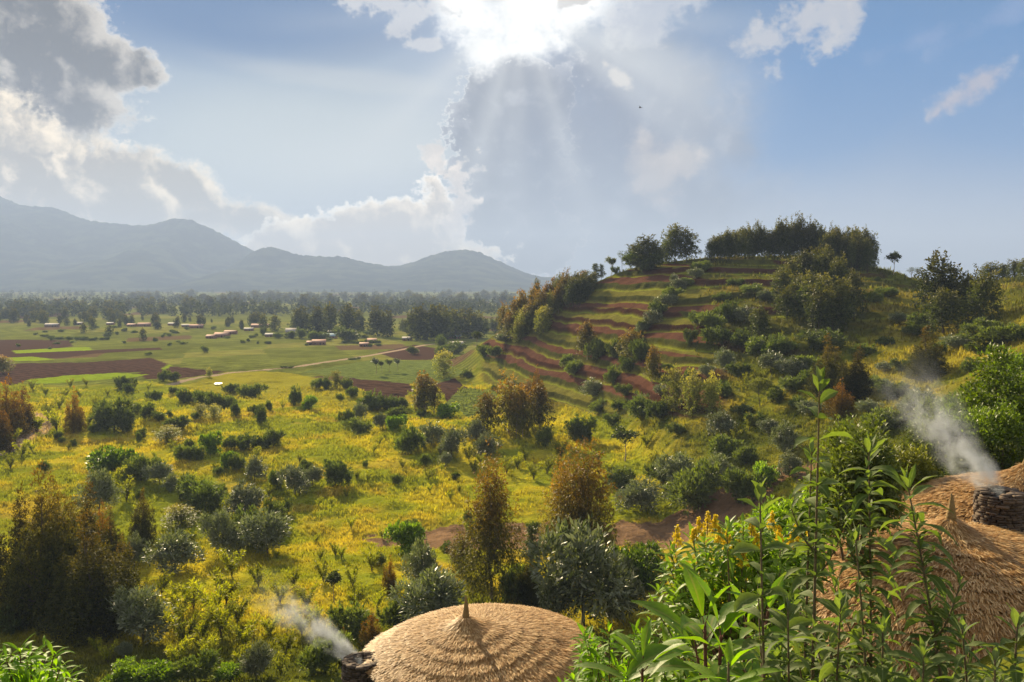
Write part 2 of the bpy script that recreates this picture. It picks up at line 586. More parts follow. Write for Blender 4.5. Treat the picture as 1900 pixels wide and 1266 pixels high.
def bsdf(nt, col, rough=0.8, spec=0.3, bump=None, bstr=0.3, bdist=0.1):
    b = node(nt, 'ShaderNodeBsdfPrincipled')
    if isinstance(col, E):
        nt.links.new(col.s, b.inputs['Base Color'])
    else:
        b.inputs['Base Color'].default_value = (*col, 1)
    if isinstance(rough, E):
        nt.links.new(rough.s, b.inputs['Roughness'])
    else:
        b.inputs['Roughness'].default_value = rough
    b.inputs['Specular IOR Level'].default_value = spec
    if bump is not None:
        bn = node(nt, 'ShaderNodeBump')
        bn.inputs['Strength'].default_value = bstr
        bn.inputs['Distance'].default_value = bdist
        nt.links.new(bump.s, bn.inputs['Height'])
        nt.links.new(bn.outputs[0], b.inputs['Normal'])
    return b


def objco(nt):
    return E(node(nt, 'ShaderNodeTexCoord').outputs['Object'])


def leaf_mat(name, c1, c2, tip=None, rough=0.5, spec=0.4, trans=0.45, tcol=(1.25, 1.35, 0.5), objvar=0.35, back=None):
    """leaves: colour differs from leaf to leaf and from plant to plant, light comes through"""
    m, nt, out = new_mat(name)
    geo = node(nt, 'ShaderNodeNewGeometry')
    rnd = E(geo.outputs['Random Per Island'])
    ob = E(node(nt, 'ShaderNodeObjectInfo').outputs['Random'])
    c = emix(rnd, c1, c2)
    if tip is not None:
        c = emix(attr(nt, 'tip', True) * 0.85, c, tip)
    c = emulc(c, (ob - 0.5) * (2 * objvar) + 1.0)
    c = emulc(c, (rnd * 0.5) + 0.75)
    if back is not None:
        c = emix(E(geo.outputs['Backfacing']) * 0.6, c, back)
    b = bsdf(nt, c, rough, spec)
    t = node(nt, 'ShaderNodeBsdfTranslucent')
    nt.links.new(emulc(c, tcol).s, t.inputs['Color'])
    mx = node(nt, 'ShaderNodeMixShader')
    mx.inputs[0].default_value = trans
    nt.links.new(b.outputs[0], mx.inputs[1])
    nt.links.new(t.outputs[0], mx.inputs[2])
    nt.links.new(mx.outputs[0], out.inputs['Surface'])
    return m


def bark_mat(name, c1, c2, scale=6.0):
    m, nt, out = new_mat(name)
    n = enoise(objco(nt), scale, 5, 0.6)
    b = bsdf(nt, emix(n, c1, c2), 0.9, 0.15, n, 0.5, 0.05)
    nt.links.new(b.outputs[0], out.inputs['Surface'])
    return m


# ------------------------------------------------------------------ the ground, one sheet
def poly_w(pts):
    """photo-pixel outline of a field -> outline on the ground"""
    g = ground_at(pts)
    return g[:, :2]


def inpoly(X, Y, P):
    res = np.zeros(X.shape, bool)
    n = len(P)
    j = n - 1
    for i in range(n):
        xi, yi, xj, yj = P[i][0], P[i][1], P[j][0], P[j][1]
        c = ((yi > Y) != (yj > Y)) & (X < (xj - xi) * (Y - yi) / (yj - yi + 1e-12) + xi)
        res ^= c
        j = i
    return res


def segdist(X, Y, P):
    dmin = np.full(X.shape, 1e9)
    for a, b in zip(P[:-1], P[1:]):
        ax, ay, bx, by = *a, *b
        L2 = (bx - ax) ** 2 + (by - ay) ** 2
        t = np.clip(((X - ax) * (bx - ax) + (Y - ay) * (by - ay)) / L2, 0, 1)
        dmin = np.minimum(dmin, np.hypot(X - ax - t * (bx - ax), Y - ay - t * (by - ay)))
    return dmin


SOIL_PX = [[(-60, 632), (30, 630), (130, 632), (135, 643), (60, 652), (-60, 660)],
           [(-40, 655), (24, 652), (120, 652), (300, 645), (300, 649), (180, 656), (120, 664), (-40, 672)],
           [(-60, 684), (40, 674), (170, 672), (280, 664), (312, 675), (290, 690), (205, 692), (50, 705), (20, 716), (-60, 700)],
           [(256, 693), (318, 680), (420, 690), (335, 703), (270, 704)],
           [(20, 582), (120, 578), (130, 586), (40, 592)],
           [(640, 702), (690, 697), (760, 712), (770, 728), (700, 742), (655, 716)],
           [(640, 714), (720, 708), (765, 722), (745, 752), (700, 745)],
           [(700, 655), (770, 640), (840, 652), (800, 668), (740, 668)],
           [(800, 700), (845, 702), (880, 730), (850, 752), (830, 748)]]
BRIGHT_PX = [[(48, 706), (120, 697), (212, 692), (275, 695), (240, 701), (150, 707), (60, 713)],
             [(22, 651), (90, 647), (165, 644), (172, 650), (100, 653), (30, 656)],
             [(300, 684), (316, 676), (318, 679), (304, 688)],
             [(0, 664), (60, 662), (105, 667), (60, 670), (0, 670)],
             [(340, 720), (420, 690), (520, 690), (640, 712), (700, 740), (650, 760), (420, 740)]]
ROWS_PX = [[(560, 690), (690, 668), (800, 670), (860, 690), (790, 715), (640, 700)],
           [(820, 755), (860, 722), (930, 720), (905, 765), (870, 775)]]
ROAD_PX = [(318, 714), (345, 705), (427, 692), (500, 685), (545, 681), (600, 673), (680, 661), (745, 649), (790, 640), (860, 634)]


def ground_colour(X, Y, z, px, s, hq, tm):
    """base colour of the soil, grass and crops themselves"""
    n1, n2, n3 = fbm(X, Y, 34, 4, 41), fbm(X, Y, 9, 4, 42), fbm(X, Y, 2.4, 3, 43)
    yel, grn, dry = np.array((0.35, 0.295, 0.020)), np.array((0.18, 0.20, 0.015)), np.array((0.30, 0.205, 0.040))
    m = smst(n1 * 0.5 + n2 * 0.5, 0.40, 0.60)[..., None]
    c = grn * (1 - m) + yel * m
    d = (smst(n2, 0.52, 0.68) * smst(fbm(X, Y, 60, 2, 44), 0.40, 0.60))[..., None]
    c = c * (1 - 0.5 * d) + dry * 0.5 * d
    c = c * (0.75 + 0.5 * n3)[..., None]
    # the far plain: paler crops in broad plots
    ang = 0.35
    u, v = X * math.cos(ang) + Y * math.sin(ang), -X * math.sin(ang) + Y * math.cos(ang)
    plot = _hash(np.floor(u / 46 + 0.35 * vnoise(v / 90, u * 0, 3)), np.floor(v / (20 + 0.02 * np.maximum(Y - 300, 0)) + 0.3 * vnoise(u / 70, v * 0, 4)), 7)[..., None]
    crop = np.array((0.125, 0.138, 0.026)) * (0.82 + 0.36 * plot) * (0.8 + 0.4 * n2)[..., None] + np.where(plot > 0.8, 1, 0) * np.array((0.03, 0.012, 0.008))
    crop = np.where(plot < 0.08, np.array((0.12, 0.08, 0.04)), crop)
    rows = (0.72 + 0.56 * (0.5 + 0.5 * np.sin((v + 6 * (n1 - 0.5)) * 2 * math.pi / 6.0)) * (0.4 + 1.2 * n2))[..., None]
    rows = 1 + (rows - 1) * (smst(Y, 1000, 600))[..., None]
    far = smst(Y + (n1 - 0.5) * 60 - 0.10 * X, 352, 384)[..., None] * (1 - tm)[..., None]
    c = c * (1 - far) + crop * rows * far
    flat = tm < 0.3
    soil = np.array((0.070, 0.040, 0.027))
    for P in SOIL_W:
        w = inpoly(X, Y, P) & flat
        furrow = 0.75 + 0.5 * (0.5 + 0.5 * np.sin((u * 0.8 + v * 0.6) * 2 * math.pi / 4.5)) * (0.6 + 0.6 * n2)
        c[w] = (soil * furrow[..., None])[w]
    for P in BRIGHT_W[:-1]:
        w = inpoly(X, Y, P) & flat
        c[w] = (np.array((0.20, 0.27, 0.015)) * (0.8 + 0.4 * n3)[..., None])[w]
    w = inpoly(X, Y, BRIGHT_W[-1]) & flat
    c[w] = (np.array((0.25, 0.225, 0.02)) * (0.75 + 0.5 * n2)[..., None])[w]
    for P in ROWS_W:
        w = inpoly(X, Y, P) & flat
        r = 0.5 + 0.5 * np.sin(v * 2 * math.pi / 2.6 + X * 0.05)
        c[w] = (np.array((0.07, 0.085, 0.022))[None] * (1 - r[..., None]) + np.array((0.17, 0.21, 0.05)) * r[..., None])[w]
    # terraces: plots of red soil and of green crops, grass on every edge
    k = np.floor(hq / STEP)
    f = hq / STEP - k
    along = X + 0.35 * Y
    cell = np.floor(along / 17 + 3.1 * _hash(k, k * 0, 5))
    h = _hash(cell, k, 8)
    on = smst(tm, 0.3, 0.6)
    red = np.array((0.112, 0.052, 0.032))
    olive, fresh = np.array((0.125, 0.115, 0.022)), np.array((0.20, 0.225, 0.02))
    side = smst(px + 0.42 * (spl(px, CREST_PY) * 0 + (s - 1) * 330), 1340, 1250)
    plough = (h < 0.66) & (side > 0.5)
    hill = np.where(plough[..., None], red * (0.65 + 0.5 * n3)[..., None], (olive * (0.6 + 0.5 * h)[..., None] * (0.7 + 0.6 * n3)[..., None]))
    wild = np.array((0.088, 0.088, 0.016)) * (0.55 + 0.9 * n2)[..., None] + np.array((0.05, 0.02, 0.006)) * smst(n1, 0.5, 0.7)[..., None]
    hill = hill * side[..., None] + wild * (1 - side)[..., None]
    edge = (smst(f, 0.62, 0.71) * (1 - smst(f, 0.77, 0.84)) * (0.3 + 0.9 * n2))[..., None]
    hill = hill * (1 - edge) + fresh * edge
    bank = (smst(f, 0.78, 0.86))[..., None]
    bcol = np.where((_hash(np.floor(along / 9), k, 9) < 0.35)[..., None], red * 0.5, np.array((0.06, 0.062, 0.015)) * (0.6 + 0.9 * n3)[..., None])
    hill = hill * (1 - bank) + bcol * bank
    c = c * (1 - on)[..., None] + hill * on[..., None]
    # untended slopes and the camera's own slope: rougher, darker herbs
    rough = (np.maximum(smst(s, 0.02, 0.2) * (1 - tm) * smst(px, 1000, 1100) * (Y > 60), smst(Y, 105, 80)))[..., None]
    herb = np.array((0.064, 0.075, 0.013)) * (0.5 + 1.0 * n2)[..., None] + np.array((0.10, 0.07, 0.008)) * smst(n1 + 0.4 * (n3 - 0.5), 0.5, 0.68)[..., None]
    c = c * (1 - rough * 0.85) + herb * rough * 0.85
    # bare trodden earth in the hollow
    bare = (np.exp(-(((X - 12) / 44) ** 2 + ((Y - 142 - 0.10 * X) / 10) ** 2)) > (0.50 + 0.5 * (n2 - 0.5) + 0.3 * (n3 - 0.5)))
    c[bare] = (np.array((0.19, 0.115, 0.062)) * (0.6 + 0.8 * n3)[..., None])[bare]
    w = np.minimum(segdist(X, Y, ROAD_W), segdist(X, Y, TRACK_W) - 0.4)
    rd = smst(w + (n3 - 0.5) * 1.0, 2.6, 1.6)[..., None]
    c = c * (1 - rd) + np.array((0.34, 0.25, 0.17)) * rd
    return np.clip(c, 0, 1)


SOIL_W = [poly_w(p) for p in SOIL_PX]
BRIGHT_W = [poly_w(p) for p in BRIGHT_PX]
ROWS_W = [poly_w(p) for p in ROWS_PX]
TRACK_W = [tuple(p) for p in poly_w([(-30, 850), (20, 832), (52, 812), (76, 797), (86, 786), (70, 770)])]
ROAD_W = [tuple(p) for p in poly_w(ROAD_PX)]


def build_ground():
    rows = [-40.0]
    while rows[-1] < 12000:
        y = rows[-1]
        if y < 60:
            st = 1.0
        elif y < 420:
            st = 0.26 if 262 < y < 350 else 0.58
        else:
            st = 0.55 + (y - 420) * 0.012
        rows.append(y + min(st, 300))
    Yr = np.array(rows)
    U = np.concatenate([np.arange(-0.82, -0.065, 0.0024), np.arange(-0.065, 0.23, 0.00070), np.arange(0.23, 0.95, 0.0020)])
    YY, UU = np.meshgrid(Yr, U, indexing='ij')
    XX = UU * (YY + 62)
    z, px, s, hq, tm = height(XX, YY, True)
    col = ground_colour(XX, YY, z, px, s, hq, tm)
    n, m_ = YY.shape
    idx = np.arange(n * m_).reshape(n, m_)
    q = np.stack([idx[:-1, :-1], idx[:-1, 1:], idx[1:, 1:], idx[1:, :-1]], -1).reshape(-1, 4)
    V = np.column_stack([XX.ravel(), YY.ravel(), z.ravel()])
    C = np.column_stack([col.reshape(-1, 3), np.ones(len(V))])
    mt, nt, out = new_mat("ground")
    oc = objco(nt)
    n1 = enoise(oc, 1.3, 6, 0.65)
    n2 = enoise(oc, 0.22, 4, 0.6)
    c = emulc(attr(nt, 'soil'), n1 * 1.1 + 0.45)
    b = bsdf(nt, c, 1.0, 0.0, n1 + n2, 0.8, 0.5)
    nt.links.new(b.outputs[0], out.inputs['Surface'])
    me = mesh_np("ground", V, q.ravel(), np.arange(len(q)) * 4, np.full(len(q), 4), [mt], None, {'soil': ('FLOAT_COLOR', C)}, True)
    return tag(link("ground", me), kind='structure')


build_ground()


# ------------------------------------------------------------------ far mountains
def build_mountain(name, ridge, Y0, depth, seed, lump):
    """a forested range: ridge = (photo px, photo py) skyline of it, at distance Y0"""
    xs = np.array([p[0] for p in ridge], float)
    zs = np.array([CAMZ + Y0 * (HORIZON - p[1]) / F for p in ridge], float)
    X0, X1 = (xs[0] - CX) / F * Y0, (xs[-1] - CX) / F * Y0
    nx, ny = int((X1 - X0) / 7), 150
    x = np.linspace(X0, X1, nx)
    t = np.linspace(-0.55, 1.0, ny)
    XX, TT = np.meshgrid(x, t)
    YY = Y0 - TT * depth
    pxx = CX + F * XX / Y0
    k = np.interp(pxx, xs, zs)
    ker = np.exp(-np.linspace(-2, 2, 41) ** 2)
    k = np.interp(XX, x, np.convolve(np.pad(k[0], 20, 'edge'), ker / ker.sum(), 'valid'))
    spur = fbm(XX * 1.0 + YY * 0.25, YY * 0.35, 900, 4, seed) - 0.5
    tt = np.abs(TT)
    prof = np.where(TT >= 0, (1 - tt) ** 1.25 * (1 + 1.0 * spur * smst(tt, 0, 0.25)), (1 - tt))
    Z = 4 + (k - 4) * np.clip(prof, 0, 1.2)
    Z = Z + (fbm(XX, YY, 160, 4, seed + 1) - 0.5) * 55 * smst(tt, 0.0, 0.15) * (k / 400) * np.clip(1.2 - tt, 0, 1) * 0.55
    Z = Z + (np.maximum(fbm(XX, YY, lump, 3, seed + 2, 0.7), 0.35) - 0.4) * (26 - 18 * smst(tt, 0.02, 0.08)) * np.clip(k / 250, 0.3, 1) * smst(1 - tt, 0, 0.15)
    edge = smst(XX, X0, X0 + 400) if ridge[0][0] > 0 else 1.0
    edge = edge * (1 - smst(XX, X1 - 300, X1))
    Z = -3 + (Z + 3) * edge
    ix = np.arange(nx * ny).reshape(ny, nx)
    q = np.stack([ix[:-1, :-1], ix[:-1, 1:], ix[1:, 1:], ix[1:, :-1]], -1).reshape(-1, 4)
    me = mesh_np(name, np.column_stack([XX.ravel(), YY.ravel(), Z.ravel()]), q.ravel(), np.arange(len(q)) * 4, np.full(len(q), 4), [MOUNT], None, None, False)
    return tag(link(name, me), kind='structure')


MOUNT, _nt, _out = new_mat("forest_slope")
_n = enoise(objco(_nt), 0.006, 6, 0.62)
_b = bsdf(_nt, emix(sstep(_n, 0.42, 0.62), (0.012, 0.022, 0.015), (0.060, 0.074, 0.034)), 1.0, 0.0)
_nt.links.new(_b.outputs[0], _out.inputs['Surface'])
build_mountain("mountain_range", [(-700, 372), (-300, 362), (-100, 360), (0, 361), (18, 372), (45, 384), (100, 386), (135, 397), (165, 411), (230, 418), (275, 421), (300, 414), (330, 406), (347, 406), (375, 416), (410, 434), (440, 450), (470, 466), (520, 492), (600, 520), (700, 533)], 6600, 2300, 60, 38)
build_mountain("mountain_range", [(330, 534), (400, 512), (450, 484), (480, 463), (505, 458), (525, 462), (548, 476), (575, 475), (610, 478), (640, 477), (665, 484), (690, 490), (720, 494), (760, 508), (840, 525), (900, 534)], 5900, 1500, 71, 34)
build_mountain("mountain_range", [(560, 532), (640, 512), (700, 497), (745, 494), (780, 484), (810, 471), (850, 464), (880, 466), (905, 476), (935, 490), (965, 503), (990, 512), (1020, 516), (1060, 514), (1120, 520), (1250, 524), (1400, 526), (1700, 524), (1900, 526), (2500, 528), (2900, 532)], 6300, 1700, 83, 36)

# ------------------------------------------------------------------ plants: foliage builders
def rot_frames(axis, nrm):
    """orthonormal frames: axis = leaf length direction, nrm = wished normal"""
    axis = axis / np.maximum(np.linalg.norm(axis, axis=1, keepdims=True), 1e-9)
    side = np.cross(nrm, axis)
    side /= np.maximum(np.linalg.norm(side, axis=1, keepdims=True), 1e-9)
    nn = np.cross(axis, side)
    return axis, side, nn


def leaf_cards(mb, pos, axis, nrm, length, width, tip=0.0, mat=0, fold=0.25):
    """diamond leaves, folded a little along the middle"""
    a, sd, nn = rot_frames(axis, nrm)
    n = len(pos)
    L = np.broadcast_to(length, (n,))[:, None]
    Wd = np.broadcast_to(width, (n,))[:, None]
    base = pos
    mid = pos + a * L * 0.45
    r = mid + sd * Wd * 0.5 + nn * Wd * fold
    l = mid - sd * Wd * 0.5 + nn * Wd * fold
    t = pos + a * L
    V = np.stack([base, r, t, l], 1).reshape(-1, 3)
    i = np.arange(n) * 4
    mb.add(V, np.stack([i, i + 1, i + 2, i + 3], -1), mat, np.repeat(np.broadcast_to(tip, (n,)), 4))


def unit(rng, n):
    v = rng.normal(size=(n, 3))
    return v / np.linalg.norm(v, axis=1, keepdims=True)


def crown(mb, rng, lobes, twigs, per, twig_r, leaf, aspect=0.5, up=0.3, droop=0.0, shell=0.35, tipz=None, mat=0, lump=0.25):
    """twigs of leaves spread through the outer part of a set of ellipsoid lobes (cx,cy,cz,rx,ry,rz)"""
    lobes = np.array(lobes, float)
    wgt = (lobes[:, 3] * lobes[:, 4] * lobes[:, 5]) ** 0.6
    pick = rng.choice(len(lobes), twigs, p=wgt / wgt.sum())
    Lb = lobes[pick]
    dr = unit(rng, twigs)
    ph = rng.uniform(0, 9, len(lobes))[pick]
    bumps = 1 + lump * (np.sin(dr[:, 0] * 5 + ph) * np.sin(dr[:, 1] * 5 + 2 * ph) + 0.6 * np.sin(dr[:, 2] * 7 + ph))
    rr = (rng.uniform(0, 1, twigs) ** shell) * bumps
    P = Lb[:, :3] + dr * Lb[:, 3:6] * rr[:, None]
    keep = P[:, 2] > 0.02
    P, dr, rr = P[keep], dr[keep], rr[keep]
    n = len(P)
    pos = np.repeat(P, per, 0) + rng.normal(size=(n * per, 3)) * twig_r
    out = np.repeat(dr, per, 0)
    ax = unit(rng, n * per) * 0.8 + out * 0.8 + np.array([0, 0, up - droop])
    nr = unit(rng, n * per) * 0.8 + out * 0.3 + np.array([0, 0, 0.8])
    zz = pos[:, 2]
    tip = 0.0
    if tipz is not None:
        tip = smst(zz + rng.normal(size=len(zz)) * 0.06, tipz[0], tipz[1]) * np.clip(np.repeat(rr, per) * 1.3 - 0.3, 0, 1)
    s = rng.uniform(0.65, 1.25, n * per)
    leaf_cards(mb, pos, ax, nr, leaf * s, leaf * aspect * s, tip, mat)


def trunk_mesh(name, mat, H, r, lobes, rng, lean=0.02, limbs=True, sides=6):
    mb = MB()
    k = 7
    z = np.linspace(-0.03, H, k)
    pts = np.column_stack([np.cumsum(rng.normal(0, lean, k)) * 0.5, np.cumsum(rng.normal(0, lean, k)) * 0.5, z])
    pts[:2, :2] = 0
    rad = r * (1 - np.linspace(0, 0.85, k))
    rad[0] *= 1.35
    mb.tube(pts, rad, sides)
    if limbs:
        for lb in lobes:
            c = np.array(lb[:3])
            z0 = min(max(c[2] * 0.55, H * 0.2), H * 0.92)
            b = np.array([np.interp(z0, z, pts[:, 0]), np.interp(z0, z, pts[:, 1]), z0])
            mid = (b + c) / 2 + rng.normal(0, 0.015, 3) + np.array([0, 0, -0.02])
            r0 = r * 0.5 * (1 - 0.6 * z0 / H)
            mb.tube([b, mid, c], [r0, r0 * 0.7, r0 * 0.25], 5)
    return mb.mesh(name, [mat], True)


M = {}
M['euc'] = leaf_mat("eucalyptus_leaf", (0.085, 0.100, 0.014), (0.155, 0.145, 0.020), (0.30, 0.155, 0.014), 0.6, 0.25, 0.42, (1.3, 1.25, 0.45))
M['rust'] = leaf_mat("rust_leaf", (0.040, 0.050, 0.010), (0.085, 0.086, 0.013), (0.185, 0.112, 0.013), 0.7, 0.12, 0.36, (1.3, 1.2, 0.4))
M['orange'] = leaf_mat("orange_brown_leaf", (0.085, 0.075, 0.010), (0.15, 0.105, 0.012), (0.34, 0.150, 0.010), 0.7, 0.12, 0.42, (1.3, 1.15, 0.4))
M['belt'] = leaf_mat("belt_leaf", (0.045, 0.062, 0.016), (0.085, 0.098, 0.024), (0.14, 0.12, 0.025), 0.9, 0.03, 0.30, (1.2, 1.25, 0.5))
M['dark'] = leaf_mat("dark_leaf", (0.042, 0.060, 0.014), (0.085, 0.098, 0.022), (0.15, 0.125, 0.022), 0.6, 0.25, 0.35, (1.2, 1.3, 0.5))
M['bush'] = leaf_mat("bush_leaf", (0.070, 0.100, 0.020), (0.150, 0.175, 0.034), None, 0.55, 0.35, 0.40, (1.3, 1.4, 0.4), back=(0.16, 0.19, 0.08))
M['dkbush'] = leaf_mat("dark_bush_leaf", (0.058, 0.082, 0.018), (0.118, 0.140, 0.030), None, 0.6, 0.25, 0.42, (1.25, 1.4, 0.4), back=(0.13, 0.16, 0.07))
M['silver'] = leaf_mat("glossy_leaf", (0.070, 0.095, 0.030), (0.165, 0.185, 0.080), None, 0.46, 0.5, 0.28, (1.2, 1.3, 0.6), back=(0.25, 0.26, 0.18))
M['pale'] = leaf_mat("pale_leaf", (0.13, 0.155, 0.030), (0.23, 0.24, 0.05), (0.34, 0.29, 0.08), 0.6, 0.3, 0.45, (1.3, 1.3, 0.5))
M['yellow'] = leaf_mat("yellow_leaf", (0.16, 0.20, 0.014), (0.28, 0.265, 0.018), (0.31, 0.28, 0.02), 0.6, 0.2, 0.5, (1.3, 1.4, 0.3))
M['fresh'] = leaf_mat("fresh_leaf", (0.085, 0.155, 0.012), (0.17, 0.24, 0.020), None, 0.5, 0.4, 0.45, (1.4, 1.5, 0.3))
M['bark'] = bark_mat("bark", (0.06, 0.045, 0.032), (0.15, 0.115, 0.085))
M['palebark'] = bark_mat("pale_bark", (0.20, 0.15, 0.11), (0.42, 0.35, 0.28))
M['deadwood'] = bark_mat("twig_bark", (0.10, 0.085, 0.07), (0.20, 0.17, 0.14))

RNG = np.random.default_rng(7)


def lobes_euc(rng, n, top=1.0, wid=0.2, low=0.25):
    out = []
    for i in range(n):
        f = (i + 0.5) / n
        z = low + (top - low) * (0.12 + 0.80 * f)
        w = wid * (0.55 + 0.75 * math.sin(math.pi * min(1, 0.22 + 0.70 * f)) ** 1.2) * rng.uniform(0.7, 1.1)
        an = i * 2.4 + rng.uniform(-0.5, 0.5)
        off = wid * 0.75 * (1 - f) ** 0.6 * rng.uniform(0.5, 1.1) if i < n - 1 else 0.02
        out.append((off * math.cos(an), off * math.sin(an), z, w * 0.62, w * 0.62, w * rng.uniform(0.95, 1.5)))
    return out


def lobes_spires(rng, n):
    out = []
    for i in range(n):
        an, f = i * 2.4 + rng.uniform(-0.4, 0.4), math.sqrt((i + 0.3) / n)
        top = 1.0 - 0.42 * f + rng.uniform(-0.08, 0.08) if i else 1.0
        x, y = 0.25 * f * math.cos(an), 0.25 * f * math.sin(an)
        w = rng.uniform(0.13, 0.18)
        for k in range(4):
            q = (k + 0.5) / 4
            out.append((x * (1 + 0.25 * (1 - q)), y * (1 + 0.25 * (1 - q)), 0.06 + (top - 0.06) * q, w * (1.15 - 0.85 * q), w * (1.15 - 0.85 * q), 0.20 * top))
    return out


def lobes_round(rng, n, rx, rz, cz):
    out = [(0, 0, cz * 0.9, rx * 0.62, rx * 0.62, rz * 0.75)]
    for i in range(n):
        an = i * 2.4 + rng.uniform(-0.4, 0.4)
        f = rng.uniform(0.35, 1.0)
        out.append((rx * f * math.cos(an), rx * f * math.sin(an), cz + rng.uniform(-0.55, 0.42) * rz, rx * rng.uniform(0.28, 0.55), rx * rng.uniform(0.28, 0.55), rz * rng.uniform(0.3, 0.62)))
    return out


PROTO = {}        # species -> list of (crown mesh, trunk mesh)


def proto(kind, crown_me, trunk_me): PROTO.setdefault(kind, []).append((crown_me, trunk_me))


def make_protos():
    rng = RNG
    for v in range(3):                                  # eucalyptus near enough to show its sprays (height 1)
        lb = lobes_euc(rng, 11, 1.0, 0.25, 0.16)
        mb = MB()
        crown(mb, rng, lb, 1500, 9, 0.016, 0.030, 0.34, -0.1, 0.5, 0.30, (0.35, 1.0))
        proto('euc_near', mb.mesh("crown", [M['euc']]), trunk_mesh("trunk", M['palebark'], 0.93, 0.016, lb, rng))
    for v in range(3):                                  # rusty, fuller
        lb = lobes_spires(rng, 8)
        mb = MB()
        crown(mb, rng, lb, 3000, 9, 0.013, 0.026, 0.42, 0.2, 0.1, 0.26, (0.45, 1.15), lump=0.22)
        proto('rust', mb.mesh("crown", [M['rust']]), trunk_mesh("trunk", M['bark'], 0.9, 0.018, lb, rng))
    for v in range(2):                                  # orange-brown
        lb = lobes_spires(rng, 7)
        mb = MB()
        crown(mb, rng, lb, 1500, 8, 0.015, 0.032, 0.42, 0.2, 0.1, 0.26, (0.15, 1.05), lump=0.22)
        proto('orange', mb.mesh("crown", [M['orange']]), trunk_mesh("trunk", M['bark'], 0.9, 0.018, lb, rng))
    for v in range(5):                                  # eucalyptus at middle distance
        lb = lobes_euc(rng, 7 + v % 3, 1.0, 0.22 + 0.02 * v, 0.22)
        mb = MB()
        crown(mb, rng, lb, 520, 6, 0.018, 0.052, 0.5, 0.0, 0.3, 0.28, (0.4, 1.1))
        proto('euc', mb.mesh("crown", [M['euc']]), trunk_mesh("trunk", M['palebark'], 0.92, 0.014, lb, rng, sides=5))
    for v in range(5):                                  # dark grove trees
        lb = lobes_euc(rng, 6 + v % 3, 1.0, 0.24 + 0.015 * v, 0.27)
        mb = MB()
        crown(mb, rng, lb, 620, 6, 0.018, 0.050, 0.5, 0.1, 0.2, 0.28, (0.6, 1.15))
        proto('grove', mb.mesh("crown", [M['dark']]), trunk_mesh("trunk", M['bark'], 0.92, 0.014, lb, rng, sides=5))
    for v in range(5):                                  # far belt trees, few leaves
        lb = lobes_euc(rng, 5 + v % 3, 1.0, 0.26 + 0.02 * v, 0.12)
        mb = MB()
        crown(mb, rng, lb, 240, 4, 0.03, 0.10, 0.6, 0.1, 0.1, 0.3, (0.5, 1.15))
        proto('belt', mb.mesh("crown", [M['belt']]), trunk_mesh("trunk", M['bark'], 0.85, 0.016, lb, rng, limbs=False, sides=4))
    for v in range(5):                                  # round bush (height 1, half width .6)
        lb = lobes_round(rng, 6, 0.56, 0.46, 0.46)
        mb = MB()
        crown(mb, rng, lb, 430, 8, 0.026, 0.135, 0.27, 0.7, 0.0, 0.30, lump=0.30)
        proto('bush', mb.mesh("foliage", [M['bush']]), trunk_mesh("stem", M['bark'], 0.6, 0.03, lb, rng, sides=5))
    for v in range(4):                                  # dark bush
        lb = lobes_round(rng, 6, 0.55, 0.47, 0.46)
        mb = MB()
        crown(mb, rng, lb, 450, 8, 0.026, 0.130, 0.27, 0.6, 0.0, 0.28, lump=0.32)
        proto('darkbush', mb.mesh("foliage", [M['dkbush']]), trunk_mesh("stem", M['bark'], 0.6, 0.03, lb, rng, sides=5))
    for v in range(4):                                  # upright glossy shrub
        lb = [(0, 0, 0.62, 0.26, 0.26, 0.34)] + lobes_round(rng, 7, 0.42, 0.42, 0.48)
        mb = MB()
        crown(mb, rng, lb, 520, 8, 0.028, 0.085, 0.30, 0.45, 0.0, 0.22, lump=0.2)
        proto('silver', mb.mesh("foliage", [M['silver']]), trunk_mesh("stem", M['bark'], 0.8, 0.02, lb, rng, sides=5))
    for v in range(3):                                  # pale-topped tree
        lb = lobes_euc(rng, 7, 1.0, 0.32, 0.1)
        mb = MB()
        crown(mb, rng, lb, 600, 6, 0.02, 0.055, 0.45, 0.3, 0.0, 0.26, (0.6, 1.1))
        proto('pale', mb.mesh("crown", [M['pale']]), trunk_mesh("trunk", M['bark'], 0.85, 0.015, lb, rng, sides=5))
    for v in range(2):                                  # bright leafy bush
        lb = lobes_round(rng, 6, 0.58, 0.45, 0.46)
        mb = MB()
        crown(mb, rng, lb, 560, 7, 0.03, 0.11, 0.42, 0.4, 0.0, 0.24, lump=0.15)
        proto('fresh', mb.mesh("foliage", [M['fresh']]), trunk_mesh("stem", M['bark'], 0.6, 0.025, lb, rng, sides=5))
    for v in range(4):                                  # feathery yellow sapling: arching plumes
        mb = MB()
        st = MB()
        for k in range(7 + v):
            an = rng.uniform(0, 6.28)
            ln = rng.uniform(0.55, 1.0)
            t = np.linspace(0, 1, 7)
            rd = 0.40 * ln * t ** 1.5
            pts = np.column_stack([rd * math.cos(an), rd * math.sin(an), ln * (t - 0.18 * t ** 3)])
            st.tube(pts, 0.010 * (1.2 - t), 4)
            m_ = 60
            tt = rng.uniform(0.25, 1.0, m_)
            P = np.column_stack([np.interp(tt, t, pts[:, i]) for i in range(3)]) + rng.normal(0, 0.022, (m_, 3))
            ax = unit(rng, m_) * 0.9 + np.array([math.cos(an) * 0.4, math.sin(an) * 0.4, 0.45])
            leaf_cards(mb, P, ax, unit(rng, m_) + np.array([0, 0, 0.6]), rng.uniform(0.07, 0.15, m_), 0.030, smst(tt, 0.6, 1.0) * 0.7)
        proto('feather', mb.mesh("foliage", [M['yellow']]), st.mesh("stem", [M['bark']]))
